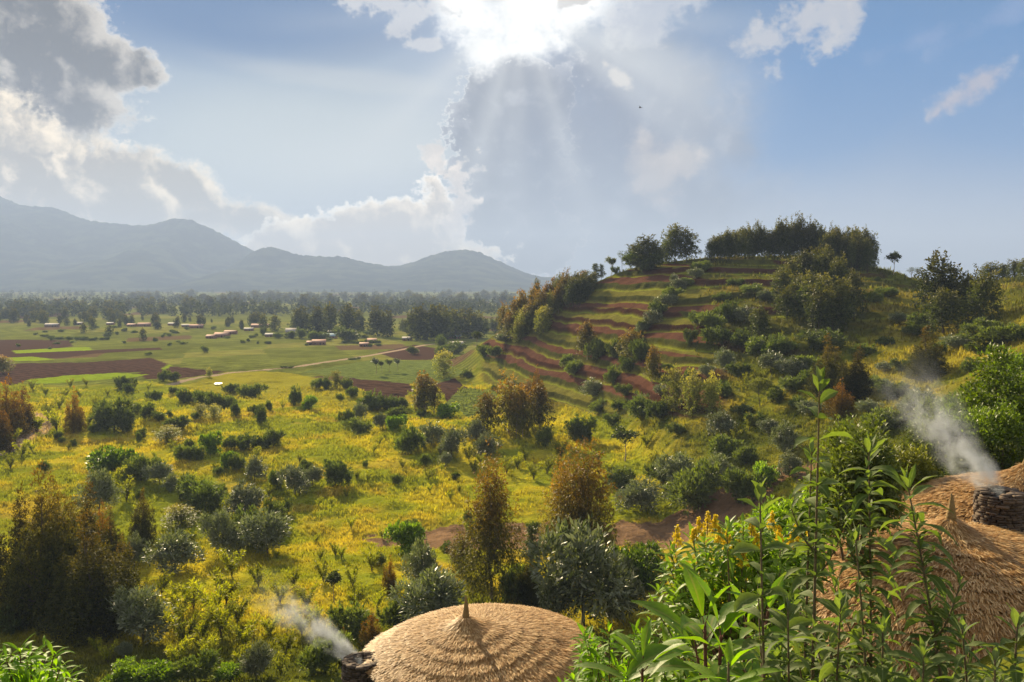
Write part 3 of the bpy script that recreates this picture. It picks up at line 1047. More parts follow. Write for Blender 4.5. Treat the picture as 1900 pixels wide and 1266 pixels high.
    # umbrella tree
    lb = [(0.32 * math.cos(a), 0.32 * math.sin(a), 0.82 + 0.05 * math.sin(3 * a), 0.26, 0.26, 0.13) for a in np.linspace(0, 5.5, 6)] + [(0, 0, 0.88, 0.34, 0.34, 0.13)]
    mb = MB()
    crown(mb, rng, lb, 520, 7, 0.02, 0.055, 0.5, 0.5, 0.0, 0.3)
    proto('umbrella', mb.mesh("crown", [M['pale']]), trunk_mesh("trunk", M['bark'], 0.75, 0.022, lb, rng))
    # long-stemmed tree with a small round crown
    for v in range(3):
        lb = lobes_round(rng, 4, 0.20, 0.17, 0.80)
        mb = MB()
        crown(mb, rng, lb, 170, 6, 0.02, 0.060, 0.5, 0.3, 0.0, 0.4, lump=0.3)
        proto('lollipop', mb.mesh("crown", [M['dark' if v else 'silver']]), trunk_mesh("trunk", M['palebark'], 0.82, 0.013, lb, rng, sides=5))
    # thin tree, mostly twigs
    for v in range(2):
        lb = [(rng.uniform(-.22, .22), rng.uniform(-.2, .2), rng.uniform(0.5, 0.95), 0.10, 0.10, 0.10) for _ in range(8)]
        mb = MB()
        crown(mb, rng, lb, 90, 5, 0.02, 0.045, 0.4, 0.2, 0.2, 0.4)
        proto('sparse', mb.mesh("crown", [M['dark']]), trunk_mesh("trunk", M['deadwood'], 0.85, 0.012, lb, rng, sides=5))
    # layered conifer-like tree
    for v in range(2):
        lb = []
        for k in range(12):
            z = 0.34 + 0.6 * k / 11
            r_ = 0.20 * (1.08 - k / 11) * rng.uniform(0.75, 1.2)
            for a in rng.uniform(0, 6.28, 3):
                lb.append((r_ * 0.6 * math.cos(a), r_ * 0.6 * math.sin(a), z, 0.07 + r_ * 0.3, 0.07 + r_ * 0.3, 0.022))
        mb = MB()
        crown(mb, rng, lb, 260, 6, 0.014, 0.05, 0.4, 0.0, 0.2, 0.4)
        proto('layered', mb.mesh("crown", [M['dark']]), trunk_mesh("trunk", M['bark'], 0.95, 0.012, lb[::3], rng, sides=5))


make_protos()
KINDNAME = {'euc_near': ('eucalyptus_tree', 'tree'), 'rust': ('rust_leaved_tree', 'tree'), 'orange': ('orange_leaved_tree', 'tree'), 'euc': ('eucalyptus_tree', 'tree'), 'grove': ('dark_grove_tree', 'tree'),
            'belt': ('belt_tree', 'tree'), 'bush': ('round_bush', 'bush'), 'darkbush': ('dark_bush', 'bush'), 'silver': ('glossy_shrub', 'shrub'), 'pale': ('pale_topped_tree', 'tree'),
            'fresh': ('leafy_bush', 'bush'), 'feather': ('feathery_sapling', 'sapling'), 'umbrella': ('umbrella_tree', 'tree'), 'lollipop': ('long_stemmed_tree', 'tree'),
            'sparse': ('sparse_tree', 'tree'), 'layered': ('layered_tree', 'tree')}
NPL = [0]


def plant(kind, loc, h, w=None, label=None, group=None, rng=RNG, parts=True, name=None, cat=None, variant=None):
    """one tree or bush: Empty at its foot > crown, trunk. w: width in metres (None: as the species has it)"""
    vs = PROTO[kind]
    NPL[0] += 1
    cr, tr = vs[(NPL[0] if variant is None else variant) % len(vs)]
    nm, ct = KINDNAME[kind]
    root = bpy.data.objects.new(name or nm, None)
    root.empty_display_size = 0.3
    COL.objects.link(root)
    root.location = loc
    root.rotation_euler = (rng.normal(0, 0.03), rng.normal(0, 0.03), rng.uniform(0, 6.28))
    sx = h
    if w is not None:
        nat = {'bush': 1.15, 'darkbush': 1.15, 'fresh': 1.15, 'silver': 0.86, 'rust': 0.72, 'orange': 0.72, 'euc': 0.46, 'euc_near': 0.5, 'grove': 0.48, 'belt': 0.5, 'pale': 0.58, 'feather': 0.6,
               'umbrella': 1.1, 'lollipop': 0.4, 'sparse': 0.55, 'layered': 0.4}[kind]
        sx = w / nat
    k_ = rng.uniform(0.82, 1.22) if kind in ('bush', 'darkbush', 'silver', 'fresh') else 1.0
    root.scale = (sx * k_, sx / k_, h)
    tag(root, label, cat or ct, group)
    for me in (cr, tr):
        o = bpy.data.objects.new(me.name.split('.')[0], me)
        COL.objects.link(o)
        o.parent = root
    return root


def depth_of(y, Y): return math.hypot(y, Y)


def plant_px(items, group=None):
    """items: (kind, foot px, foot py, height px, width px or None, label[, group]) in photo pixels"""
    pts = [[i[1], i[2]] for i in items]
    g = ground_at(pts)
    for _ in range(12):                                  # trees on the hill's crest must stand on it, not far behind it
        bad = [k for k in range(len(pts)) if pts[k][0] > 925 and pts[k][1] < 600 and g[k][3] > 470 and items[k][0] != 'belt']
        if not bad:
            break
        for k in bad:
            pts[k][1] += 2
        g[bad] = ground_at([pts[k] for k in bad])
    out = []
    for it, p in zip(items, g):
        dep = p[1] * _CP + (CAMZ - p[2]) * _SP
        k = dep / F
        h = it[3] * k * 1.03
        w = it[4] * k if it[4] else None
        out.append(plant(it[0], (p[0], p[1], p[2] - 0.03 * h), h, w, it[5], it[6] if len(it) > 6 else group))
    return out

# ------------------------------------------------------------------ the meadow and its bushes
plant_px([
    # --- big rust coloured group at the lower left
    ('rust', 92, 1152, 262, 150, "tallest rust-topped tree of the big group at the lower left"),
    ('rust', 42, 1120, 200, 110, "dark rust-topped tree on the outer left side of the big group"),
    ('rust', 172, 1172, 205, 165, "broad brown-green tree standing in front of the big rust-topped group"),
    ('rust', 148, 1098, 190, 110, "rust-topped tree behind the broad front one of the big group"),
    ('orange', 190, 1062, 128, 58, "pointed young rust-tipped tree peeping out behind the big group"),
    ('rust', 215, 1068, 118, 52, "slim rust-tipped tree at the meadow side of the big group"),
    ('rust', 118, 1120, 225, 110, "rust-topped tree in the middle of the big group"),
    ('rust', 226, 1122, 120, 70, "low dark tree tucked against the meadow side of the big rust-topped group"),
    ('orange', 14, 812, 112, 74, "orange-brown tree at the left border, taller of the two by the earth track"),
    ('orange', 44, 802, 88, 48, "orange-brown tree just right of the tallest one by the earth track"),
    ('orange', 2, 838, 98, 50, "orange-brown tree cut by the left border below the earth track"),
    ('orange', 138, 802, 78, 44, "lone rust-topped tree between the earth track and the meadow bushes"),
    ('euc', 6, 692, 32, 26, "small brown-green tree at the left border beside the ploughed field"),
    # --- meadow bushes, left half
    ('bush', 229, 722, 32, 34, "dark bush at the far edge of the meadow, just below the bright green strip"),
    ('darkbush', 237, 730, 22, 17, "small dark upright bush below the bush at the bright green strip"),
    ('bush', 304, 708, 24, 20, "smaller bush of the pair beside the tip of the last ploughed field"),
    ('bush', 323, 709, 22, 24, "rounder bush of the pair beside the tip of the last ploughed field"),
    ('pale', 388, 700, 16, 11, "tiny pale sapling on the track beside the last ploughed field"),
    ('bush', 431, 730, 24, 25, "round dark bush just beyond the white sheet lying in the meadow"),
    ('bush', 456, 738, 28, 26, "left half of the bush pair right of the white sheet"),
    ('bush', 474, 739, 30, 28, "taller right half of the bush pair right of the white sheet"),
    ('darkbush', 546, 753, 42, 21, "dark cone-shaped bush standing alone on the far meadow"),
    ('fresh', 574, 759, 31, 26, "bright green round bush beside the cone-shaped dark one"),
    ('bush', 288, 744, 26, 25, "mid-green bush between the far strip bushes and the meadow clump"),
    ('bush', 340, 748, 32, 27, "first bush at the left end of the long far clump"),
    ('bush', 358, 748, 26, 26, "second bush of the long far clump"),
    ('darkbush', 378, 755, 34, 34, "dark bush in the middle of the long far clump"),
    ('bush', 402, 757, 36, 36, "tallest bush in the middle of the long far clump"),
    ('bush', 424, 757, 30, 28, "bush near the right end of the long far clump"),
    ('darkbush', 438, 772, 34, 20, "dark upright bush that ends the long far clump"),
    ('pale', 372, 776, 24, 22, "grey-green low bush in front of the long far clump"),
    ('pale', 398, 775, 22, 24, "second grey-green low bush in front of the long far clump"),
    ('darkbush', 484, 788, 36, 18, "dark slim bush between the long far clump and the meadow"),
    ('bush', 473, 768, 22, 20, "small bush behind the dark slim one"),
    ('bush', 499, 762, 22, 14, "slim small bush right of the long far clump"),
    ('bush', 212, 798, 62, 66, "large round bush right of the lone rust-topped tree"),
    ('darkbush', 188, 788, 40, 26, "dark bush leaning on the large round one by the lone rust-topped tree"),
    ('bush', 236, 803, 38, 28, "bush at the right flank of the large round one by the rust-topped tree"),
    ('bush', 252, 770, 30, 22, "bush with open twigs behind the right flank of the large round bush"),
    ('darkbush', 275, 779, 32, 25, "dark bush, taller of the pair in the middle left meadow"),
    ('bush', 294, 782, 22, 26, "lower bush of the pair in the middle left meadow"),
    ('bush', 333, 798, 31, 42, "wide bush alone in the grass below the long far clump"),
    ('bush', 262, 813, 22, 20, "small bush on the grass left of the wide lone bush"),
    ('pale', 313, 819, 26, 38, "brownish low bush below the wide lone bush"),
    ('fresh', 390, 842, 48, 33, "tall rounded green bush standing over a dark low clump"),
    ('bush', 340, 856, 34, 30, "grey-green bush at the left of the tall rounded green one"),
    ('darkbush', 365, 854, 32, 28, "dark bush just left of the tall rounded green one"),
    ('darkbush', 427, 834, 26, 28, "dark bush at the left end of the wide central clump"),
    ('darkbush', 454, 834, 30, 38, "dark spreading bush in the wide central clump"),
    ('darkbush', 481, 832, 28, 32, "third dark bush in the wide central clump"),
    ('bush', 508, 828, 36, 34, "tallest bush at the right end of the wide central clump"),
    ('fresh', 424, 870, 36, 26, "green bush at the left end of the row below the wide central clump"),
    ('bush', 442, 874, 36, 30, "middle bush of the row below the wide central clump"),
    ('silver', 472, 890, 46, 42, "glossy bush at the right end of the row below the wide central clump"),
    ('fresh', 208, 874, 56, 72, "largest dark green bush at the left, on the open grass"),
    ('bush', 262, 892, 54, 58, "second large bush, just right of the largest one at the left"),
    ('silver', 296, 898, 42, 42, "glossy grey-green shrub beside the second large bush"),
    ('silver', 184, 948, 82, 52, "tall glossy shrub behind the big rust-topped group"),
    ('darkbush', 510, 908, 42, 32, "dark bush at the left of the grey-green central trio"),
    ('silver', 548, 918, 56, 58, "broad grey-green shrub in the middle of the central trio"),
    ('silver', 580, 902, 40, 36, "light grey-green shrub at the right of the central trio"),
    ('bush', 566, 880, 32, 26, "green bush behind the central trio"),
    ('darkbush', 622, 900, 54, 46, "squarish dark bush right of the central trio"),
    ('darkbush', 380, 948, 60, 76, "big dark bush in the middle of the left meadow"),
    ('bush', 345, 925, 52, 40, "yellowish bush at the left of the big dark meadow bush"),
    ('silver', 318, 912, 34, 30, "small glossy shrub between the second large bush and the big dark one"),
    ('silver', 452, 958, 68, 70, "upper glossy shrub of the large silvery thicket"),
    ('silver', 416, 1032, 88, 66, "glossy shrub at the lower left of the large silvery thicket"),
    ('silver', 496, 1030, 88, 78, "glossy shrub at the lower right of the large silvery thicket"),
    ('darkbush', 466, 1010, 78, 56, "dark bush in the heart of the large silvery thicket"),
    ('bush', 508, 975, 56, 44, "green bush at the upper right of the large silvery thicket"),
    ('rust', 262, 1020, 105, 52, "slender brownish tree right of the big rust-topped group"),
    ('pale', 333, 978, 36, 54, "low grey bush between the slender brownish tree and the silvery thicket"),
    ('silver', 324, 1062, 80, 84, "wide glossy shrub with white glints right of the big rust-topped group"),
    ('silver', 250, 1050, 64, 36, "thin glossy shrub squeezed behind the wide one with white glints"),
    ('silver', 266, 1186, 96, 100, "big glossy shrub at the foot of the big rust-topped group"),
    ('silver', 222, 1165, 70, 60, "smaller glossy shrub under the broad front tree of the big group"),
    ('darkbush', 12, 1172, 56, 60, "dark herb-like bush in the shade at the lower left border"),
    ('lollipop', 620, 1118, 62, 34, "small silvery tree on a thin stem left of the near hut"),
    ('bush', 652, 1176, 62, 78, "wide bush on the slope behind the chimney of the near hut"),
    ('bush', 603, 1246, 74, 76, "dark creeper-covered bush just left of the near hut's chimney"),
    ('orange', 690, 1200, 66, 50, "small rusty shrub behind the near hut's chimney"),
    ('rust', 640, 1232, 66, 36, "brown young tree between the creeper-covered bush and the thatch"),
    ('darkbush', 362, 1266, 56, 66, "round dark bush with pale upper leaves at the bottom of the picture"),
    ('fresh', 425, 1262, 40, 50, "bright green bush right of the round dark one at the bottom"),
    ('fresh', 230, 1275, 50, 76, "bright green mound at the bottom, left one of two that touch"),
    ('fresh', 292, 1272, 56, 84, "bright green mound at the bottom, right one of two that touch"),
    ('silver', 475, 1262, 74, 62, "open glossy shrub at the bottom between the bright bush and the hut"),
    ('silver', 232, 1222, 34, 26, "thin white-glinting shrub above the two bright green mounds"),
    ('fresh', 760, 1030, 72, 66, "soft green bush at the end of the bare earth patch"),
    ('silver', 782, 1092, 96, 62, "narrow glossy shrub behind the soft green bush"),
    ('orange', 722, 1100, 66, 34, "small orange-leaved tree between glossy shrubs"),
    ('silver', 800, 1170, 122, 120, "large white-glinting shrub touching the near hut's thatch"),
    ('bush', 742, 1168, 74, 60, "green bush under the small orange-leaved tree"),
    # --- trees between the huts
    ('euc_near', 912, 1112, 232, 100, "tall olive eucalyptus with a bare trunk behind the near hut's spike"),
    ('euc_near', 858, 1072, 80, 52, "young eucalyptus left of the tall olive one"),
    ('euc_near', 1086, 1085, 236, 108, "taller orange-topped eucalyptus of the pair behind the glossy tree"),
    ('euc_near', 1040, 1070, 196, 72, "slimmer orange-topped eucalyptus of the pair, left one"),
    ('layered', 985, 1062, 92, 40, "small dark conifer-like tree between the eucalyptuses"),
    ('silver', 1082, 1160, 196, 170, "large glossy-leaved tree with white glints right of the near hut"),
    ('silver', 1030, 1160, 110, 80, "lower glossy shrub leaning against the large glossy-leaved tree"),
    ('silver', 1150, 1150, 120, 74, "glossy shrub between the large glossy-leaved tree and the flowering bush"),
    ('darkbush', 960, 1118, 80, 70, "dark bush under the tall olive eucalyptus"),
    ('rust', 985, 1124, 100, 56, "rusty young tree behind the thatch, right of the spike"),
    ('fresh', 1180, 1085, 86, 100, "olive bush beside the bare earth hollow"),
    ('yellow' if False else 'feather', 1205, 1040, 50, 60, "feathery pale bush at the near edge of the bare earth hollow"),
    ('feather', 1160, 1050, 48, 50, "second feathery pale bush at the near edge of the bare earth hollow"),
], None)

# --- middle: foot of the terraced hill
plant_px([
    ('euc', 905, 806, 78, 36, "rust-topped eucalyptus at the left end of the row on the bright mound"),
    ('euc', 944, 806, 96, 46, "broad eucalyptus in the row on the bright mound"),
    ('euc', 970, 812, 90, 34, "slim eucalyptus in the row on the bright mound"),
    ('euc', 1000, 806, 90, 44, "eucalyptus at the right end of the row on the bright mound"),
    ('euc', 958, 814, 74, 30, "lower eucalyptus half hidden in the row on the bright mound"),
    ('orange', 982, 752, 54, 52, "spreading rust-topped tree on the terrace behind the row"),
    ('orange', 998, 742, 60, 28, "pointed rust-topped tree on the terrace behind the row"),
    ('euc', 790, 766, 70, 42, "three-pointed eucalyptus beside the striped vegetable plot"),
    ('orange', 778, 764, 62, 22, "slim rusty tree leaning on the three-pointed eucalyptus"),
    ('euc', 806, 766, 56, 22, "slim tree at the right side of the three-pointed eucalyptus"),
    ('darkbush', 760, 840, 58, 48, "tufted dark bush, first of the three before the mound"),
    ('silver', 801, 826, 46, 42, "palm-like spiky bush, middle one of the three before the mound"),
    ('silver', 838, 850, 58, 48, "spiky bush, last of the three before the mound"),
    ('silver', 826, 866, 30, 26, "small spiky bush in front of the last of the three"),
    ('silver', 884, 816, 40, 34, "spiky bush left of the eucalyptus row"),
    ('silver', 904, 846, 46, 42, "glossy bush below the eucalyptus row"),
    ('bush', 646, 792, 44, 26, "upright bush of the pair left of the mound"),
    ('silver', 668, 782, 36, 28, "glossy bush of the pair left of the mound"),
    ('bush', 664, 806, 32, 40, "grey rounded bush in front of the pair left of the mound"),
    ('fresh', 732, 800, 36, 30, "yellow-green bush between the spiky ones and the pair"),
    ('bush', 734, 778, 28, 36, "grey-green bush behind the yellow-green one"),
    ('silver', 706, 798, 34, 24, "small spiky shrub left of the yellow-green bush"),
    ('darkbush', 686, 760, 40, 46, "dark leafy tree-like bush by the brown plot"),
    ('darkbush', 655, 738, 24, 22, "low dark bush at the far side of the brown plot"),
    ('bush', 700, 760, 28, 38, "bush at the near corner of the brown plot"),
    ('darkbush', 722, 762, 30, 34, "dark bush between the brown plot and the three-pointed eucalyptus"),
    ('bush', 742, 757, 26, 28, "bush right beside the three-pointed eucalyptus"),
    ('fresh', 826, 774, 30, 44, "bright bush at the foot of the striped vegetable plot"),
    ('darkbush', 781, 774, 14, 18, "small dark bush under the three-pointed eucalyptus"),
    ('bush', 590, 722, 24, 26, "first bush of the line along the edge of the green rows"),
    ('darkbush', 606, 722, 26, 20, "second bush of the line along the edge of the green rows"),
    ('pale', 624, 722, 30, 20, "third bush of the line along the edge of the green rows, pale"),
    ('bush', 642, 722, 24, 24, "last bush of the line along the edge of the green rows"),
    ('lollipop', 698, 695, 32, 14, "tallest of the thin-stemmed saplings among the green rows"),
    ('lollipop', 709, 692, 24, 11, "thin-stemmed sapling just right of the tallest among the green rows"),
    ('lollipop', 722, 690, 24, 11, "third thin-stemmed sapling among the green rows"),
    ('lollipop', 738, 690, 26, 12, "last thin-stemmed sapling among the green rows"),
    ('pale', 824, 702, 46, 36, "light green tree with a fine crown below the hill's foot"),
    ('darkbush', 866, 702, 20, 20, "dark bush on the edge of the lowest terrace"),
    ('bush', 765, 658, 18, 20, "round bush standing on the dark plot beyond the saplings"),
    ('bush', 826, 662, 28, 44, "wide bush clump at the foot of the hill near the houses"),
    ('darkbush', 818, 650, 30, 20, "dark tree rising from the clump at the foot of the hill"),
    ('bush', 846, 656, 26, 30, "right end of the clump at the foot of the hill"),
    ('darkbush', 898, 662, 26, 26, "dark bush below the flank trees, left one"),
    ('bush', 920, 664, 26, 24, "grey bush below the flank trees, right one"),
    ('silver', 938, 636, 20, 40, "silvery low bush under the flank trees"),
    ('lollipop', 884, 650, 38, 20, "small tree at the hill's foot before the belt of trees"),
    ('darkbush', 1070, 816, 40, 44, "dark bush at the left of the pair in the shade of the hill"),
    ('darkbush', 1084, 814, 46, 40, "taller dark bush of the pair in the shade of the hill"),
    ('bush', 1012, 830, 44, 30, "thin green bush beside the row on the bright mound"),
    ('lollipop', 1160, 856, 66, 42, "silvery long-stemmed tree alone on the shaded grass"),
    ('silver', 1190, 948, 64, 78, "glossy shrub at the lower left of the shaded thicket"),
    ('silver', 1262, 920, 80, 80, "large glossy shrub in the shaded thicket"),
    ('bush', 1296, 942, 92, 92, "largest green bush in the middle of the shaded thicket"),
    ('silver', 1332, 900, 60, 56, "glossy shrub at the upper right of the shaded thicket"),
    ('darkbush', 1372, 932, 74, 64, "dark bush at the right end of the shaded thicket"),
    ('bush', 1230, 896, 56, 56, "bush at the upper left of the shaded thicket"),
    ('bush', 1150, 905, 44, 56, "low dark bush left of the shaded thicket"),
    ('silver', 1338, 806, 46, 46, "bright silvery shrub on the lower slope"),
    ('bush', 1342, 850, 50, 48, "round bush below the bright silvery shrub"),
    ('bush', 1380, 862, 42, 40, "bush right of the round one on the lower slope"),
    ('silver', 1426, 806, 32, 36, "small silvery shrub, left of the pair below the umbrella tree"),
    ('silver', 1456, 842, 62, 46, "taller silvery shrub of the pair below the umbrella tree"),
    ('silver', 1464, 886, 52, 40, "glossy shrub behind the tall leafy stem"),
    ('fresh', 1420, 905, 52, 52, "olive bush on the slope above the yellow flowers"),
    ('bush', 1255, 806, 26, 30, "grey round bush on the mid slope"),
    ('darkbush', 1190, 772, 46, 60, "dark bush thicket in the middle of the shaded slope"),
    ('darkbush', 1225, 776, 40, 46, "second dark bush in the middle of the shaded slope"),
    ('darkbush', 1135, 790, 24, 26, "small dark bush on the lower shaded slope"),
    ('umbrella', 1410, 756, 54, 46, "pale flat-topped umbrella tree on the shaded slope"),
    ('pale', 1256, 762, 72, 36, "pale-topped tree, left one of three on the slope"),
    ('pale', 1288, 768, 70, 42, "pale-topped tree, middle one of three on the slope"),
    ('pale', 1320, 766, 66, 32, "pale-topped tree, right one of three on the slope"),
    ('euc', 1211, 712, 66, 26, "slim light-tipped tree alone below the hedge"),
    ('darkbush', 1136, 712, 38, 30, "dark spiky bush below the hedge on the hill"),
    ('silver', 1100, 735, 34, 50, "silvery bush beside the red bank"),
    ('bush', 1066, 694, 34, 44, "leafy bush on the terrace edge above the red bank"),
    ('bush', 1052, 680, 26, 30, "light bush on the terrace edge, left of the leafy one"),
    ('euc', 1090, 664, 64, 34, "rust-topped tree on the lit terraces"),
    ('bush', 1106, 668, 46, 36, "round green tree joined to the rust-topped one on the lit terraces"),
    ('euc', 1172, 668, 56, 36, "rust-tipped tree at the lower end of the hedge"),
    ('darkbush', 1186, 672, 44, 36, "dark bush beside the rust-tipped tree of the hedge"),
    ('bush', 1145, 664, 40, 34, "pale bush left of the rust-tipped tree of the hedge"),
    ('darkbush', 1165, 690, 32, 40, "dark bush under the rust-tipped tree of the hedge"),
])

# --- hedge down the middle of the hill
hedge = [(1304, 506, 26, 34), (1292, 518, 22, 26), (1272, 530, 20, 26), (1258, 538, 24, 30), (1246, 556, 26, 32), (1238, 572, 30, 34), (1222, 586, 32, 34), (1212, 602, 30, 30), (1200, 612, 24, 24), (1190, 622, 26, 22), (1180, 632, 24, 24), (1250, 524, 18, 18)]
plant_px([('silver' if i % 2 else 'bush', x, y, h, w, "grey-green bush in the hedge running down the middle of the terraced hill", "hedge bushes down the middle of the hill") for i, (x, y, h, w) in enumerate(hedge)])

# --- trees along the hill's left flank
flank = [('euc', 936, 622, 52, 22), ('euc', 955, 616, 58, 30), ('pale', 975, 622, 46, 32), ('euc', 972, 606, 62, 24), ('euc', 988, 598, 66, 18), ('euc', 1002, 600, 60, 26), ('euc', 1010, 590, 54, 18),
         ('grove', 996, 580, 56, 14), ('euc', 1030, 572, 52, 18), ('grove', 1040, 570, 54, 20), ('euc', 1050, 566, 56, 24), ('grove', 1062, 570, 50, 26), ('grove', 1076, 566, 46, 28), ('pale', 1022, 586, 40, 22), ('euc', 1048, 548, 40, 18), ('grove', 1088, 556, 44, 26), ('euc', 1020, 578, 50, 20), ('grove', 1070, 552, 42, 20), ('euc', 946, 628, 44, 24), ('pale', 962, 634, 34, 26), ('euc', 984, 612, 50, 22), ('euc', 1036, 582, 48, 22), ('grove', 1098, 540, 30, 22), ('euc', 1082, 540, 34, 18)]
plant_px([(k, x, y, h, w, "rust-tinged tree in the row climbing the terraced hill's left flank", "trees climbing the hill's left flank") for k, x, y, h, w in flank])
plant_px([
    ('pale', 990, 610, 36, 40, "bright leafy shrub before the trees of the left flank"),
    ('pale', 1008, 618, 44, 34, "bright pointed shrub at the foot of the left flank's trees"),
    ('euc', 1074, 524, 30, 22, "leaning tree on the skyline left of the terraces"),
    ('sparse', 1086, 522, 40, 22, "bare thin tree on the skyline beside the leaning one"),
    ('layered', 1105, 524, 38, 22, "layered tree on the skyline, left one of two"),
    ('layered', 1116, 522, 32, 16, "layered tree on the skyline, shorter right one of two"),
    ('lollipop', 1134, 506, 36, 20, "thin-stemmed tree alone on the skyline"),
    ('sparse', 1154, 500, 48, 20, "bare birch-like tree on the skyline beside the hilltop bushes"),
    ('darkbush', 1142, 506, 14, 16, "small bush on the skyline under the thin-stemmed tree"),
    ('grove', 1180, 500, 44, 36, "left tree of the hilltop clump above the red terraces"),
    ('grove', 1200, 500, 54, 46, "tallest rounded tree of the hilltop clump above the red terraces"),
    ('grove', 1216, 498, 40, 32, "right tree of the hilltop clump above the red terraces"),
    ('darkbush', 1196, 503, 34, 60, "broad dark bush at the foot of the hilltop clump"),
    ('grove', 1236, 488, 42, 26, "tree between the hilltop clump and the tall pair"),
    ('grove', 1252, 488, 66, 34, "taller tree of the pair at the top of the red terraces"),
    ('grove', 1274, 486, 54, 36, "shorter tree of the pair at the top of the red terraces"),
    ('sparse', 1300, 482, 20, 12, "tiny thin tree in the gap before the hilltop wood"),
    ('lollipop', 1658, 510, 44, 24, "lone thin-stemmed tree on the ridge right of the hilltop wood"),
    ('sparse', 1692, 518, 24, 30, "leafless shrub on the ridge beside the lone thin-stemmed tree"),
    ('darkbush', 1628, 522, 10, 10, "small dark bush on the ridge below the hilltop wood"),
    ('grove', 1738, 604, 116, 66, "tallest tree of the dark grove in the saddle"),
    ('grove', 1766, 600, 84, 50, "middle tree of the dark grove in the saddle"),
    ('grove', 1796, 602, 88, 46, "brown-topped tree of the dark grove in the saddle"),
    ('grove', 1824, 604, 90, 50, "last tree of the dark grove in the saddle"),
    ('grove', 1750, 618, 76, 60, "low tree in front of the dark grove in the saddle"),
    ('darkbush', 1712, 612, 36, 40, "bush at the left foot of the dark grove in the saddle"),
    ('grove', 1838, 522, 32, 34, "dark tree on the far right skyline, first of three"),
    ('grove', 1860, 520, 28, 22, "small dark tree on the far right skyline, second of three"),
    ('grove', 1882, 520, 34, 24, "dark tree on the far right skyline, third of three"),
    ('grove', 1902, 524, 40, 26, "dark tree at the right border on the skyline"),
    ('rust', 1716, 704, 90, 78, "rounded brown tree on the slope right of the rust pair"),
    ('rust', 1540, 738, 106, 78, "taller rust-coloured tree of the pair on the shaded slope"),
    ('rust', 1584, 742, 92, 74, "rounder rust-coloured tree of the pair on the shaded slope"),
    ('darkbush', 1526, 648, 40, 74, "wide dome-shaped dark bush above the rust-coloured pair"),
    ('orange', 1560, 770, 62, 60, "small reddish bush behind the top of the tall leafy stem"),
    ('bush', 1830, 628, 44, 66, "left bush of the yellowish bank on the right slope"),
    ('bush', 1880, 636, 48, 80, "right bush of the yellowish bank on the right slope"),
    ('bush', 1850, 646, 36, 60, "front bush of the yellowish bank on the right slope"),
    ('darkbush', 1800, 690, 30, 40, "dark bush under the yellowish bank on the right slope"),
    ('darkbush', 1790, 640, 26, 30, "grey bush between the dark grove and the yellowish bank"),
    ('silver', 1695, 775, 56, 60, "glossy shrub half veiled by the smoke"),
    ('bush', 1760, 790, 70, 80, "bush behind the upper smoke"),
    ('bush', 1640, 800, 50, 70, "low bush on the slope left of the smoke"),
])
# hilltop wood
rg = random.Random(4)
wood = []
for i in range(46):
    x = 1322 + i * 6.5 + rg.uniform(-3, 3)
    env = np.interp(x, [1320, 1345, 1400, 1440, 1480, 1496, 1510, 1540, 1580, 1600, 1622], [36, 48, 54, 58, 64, 80, 62, 54, 54, 60, 54])
    wood.append(('grove', x, np.interp(x, [1320, 1450, 1560, 1622], [482, 477, 484, 496]) + rg.uniform(-1, 3), env * rg.uniform(0.72, 1.08), rg.uniform(17, 27)))
for i in range(18):
    x = rg.uniform(1530, 1620)
    wood.append(('grove', x, np.interp(x, [1530, 1622], [492, 505]) + rg.uniform(-3, 4), rg.uniform(40, 60), rg.uniform(16, 25)))
plant_px([(k, x, y, h, w, "dark tree in the dense wood crowning the terraced hill", "trees of the hilltop wood") for k, x, y, h, w in wood])
# grove on the hill's face
grove = [(1452, 566, 62, 40), (1470, 548, 62, 38), (1490, 540, 70, 38), (1512, 534, 64, 36), (1535, 540, 72, 40), (1556, 556, 70, 36), (1480, 590, 72, 44), (1505, 598, 86, 48), (1530, 606, 84, 46), (1552, 612, 82, 48),
         (1520, 618, 70, 44), (1545, 622, 76, 42), (1584, 592, 84, 30), (1570, 602, 70, 34), (1460, 596, 56, 40), (1410, 632, 60, 36)]
plant_px([('grove', x, y, h, w, "dark tree in the thick grove on the face of the terraced hill", "trees of the grove on the hill's face") for x, y, h, w in grove])

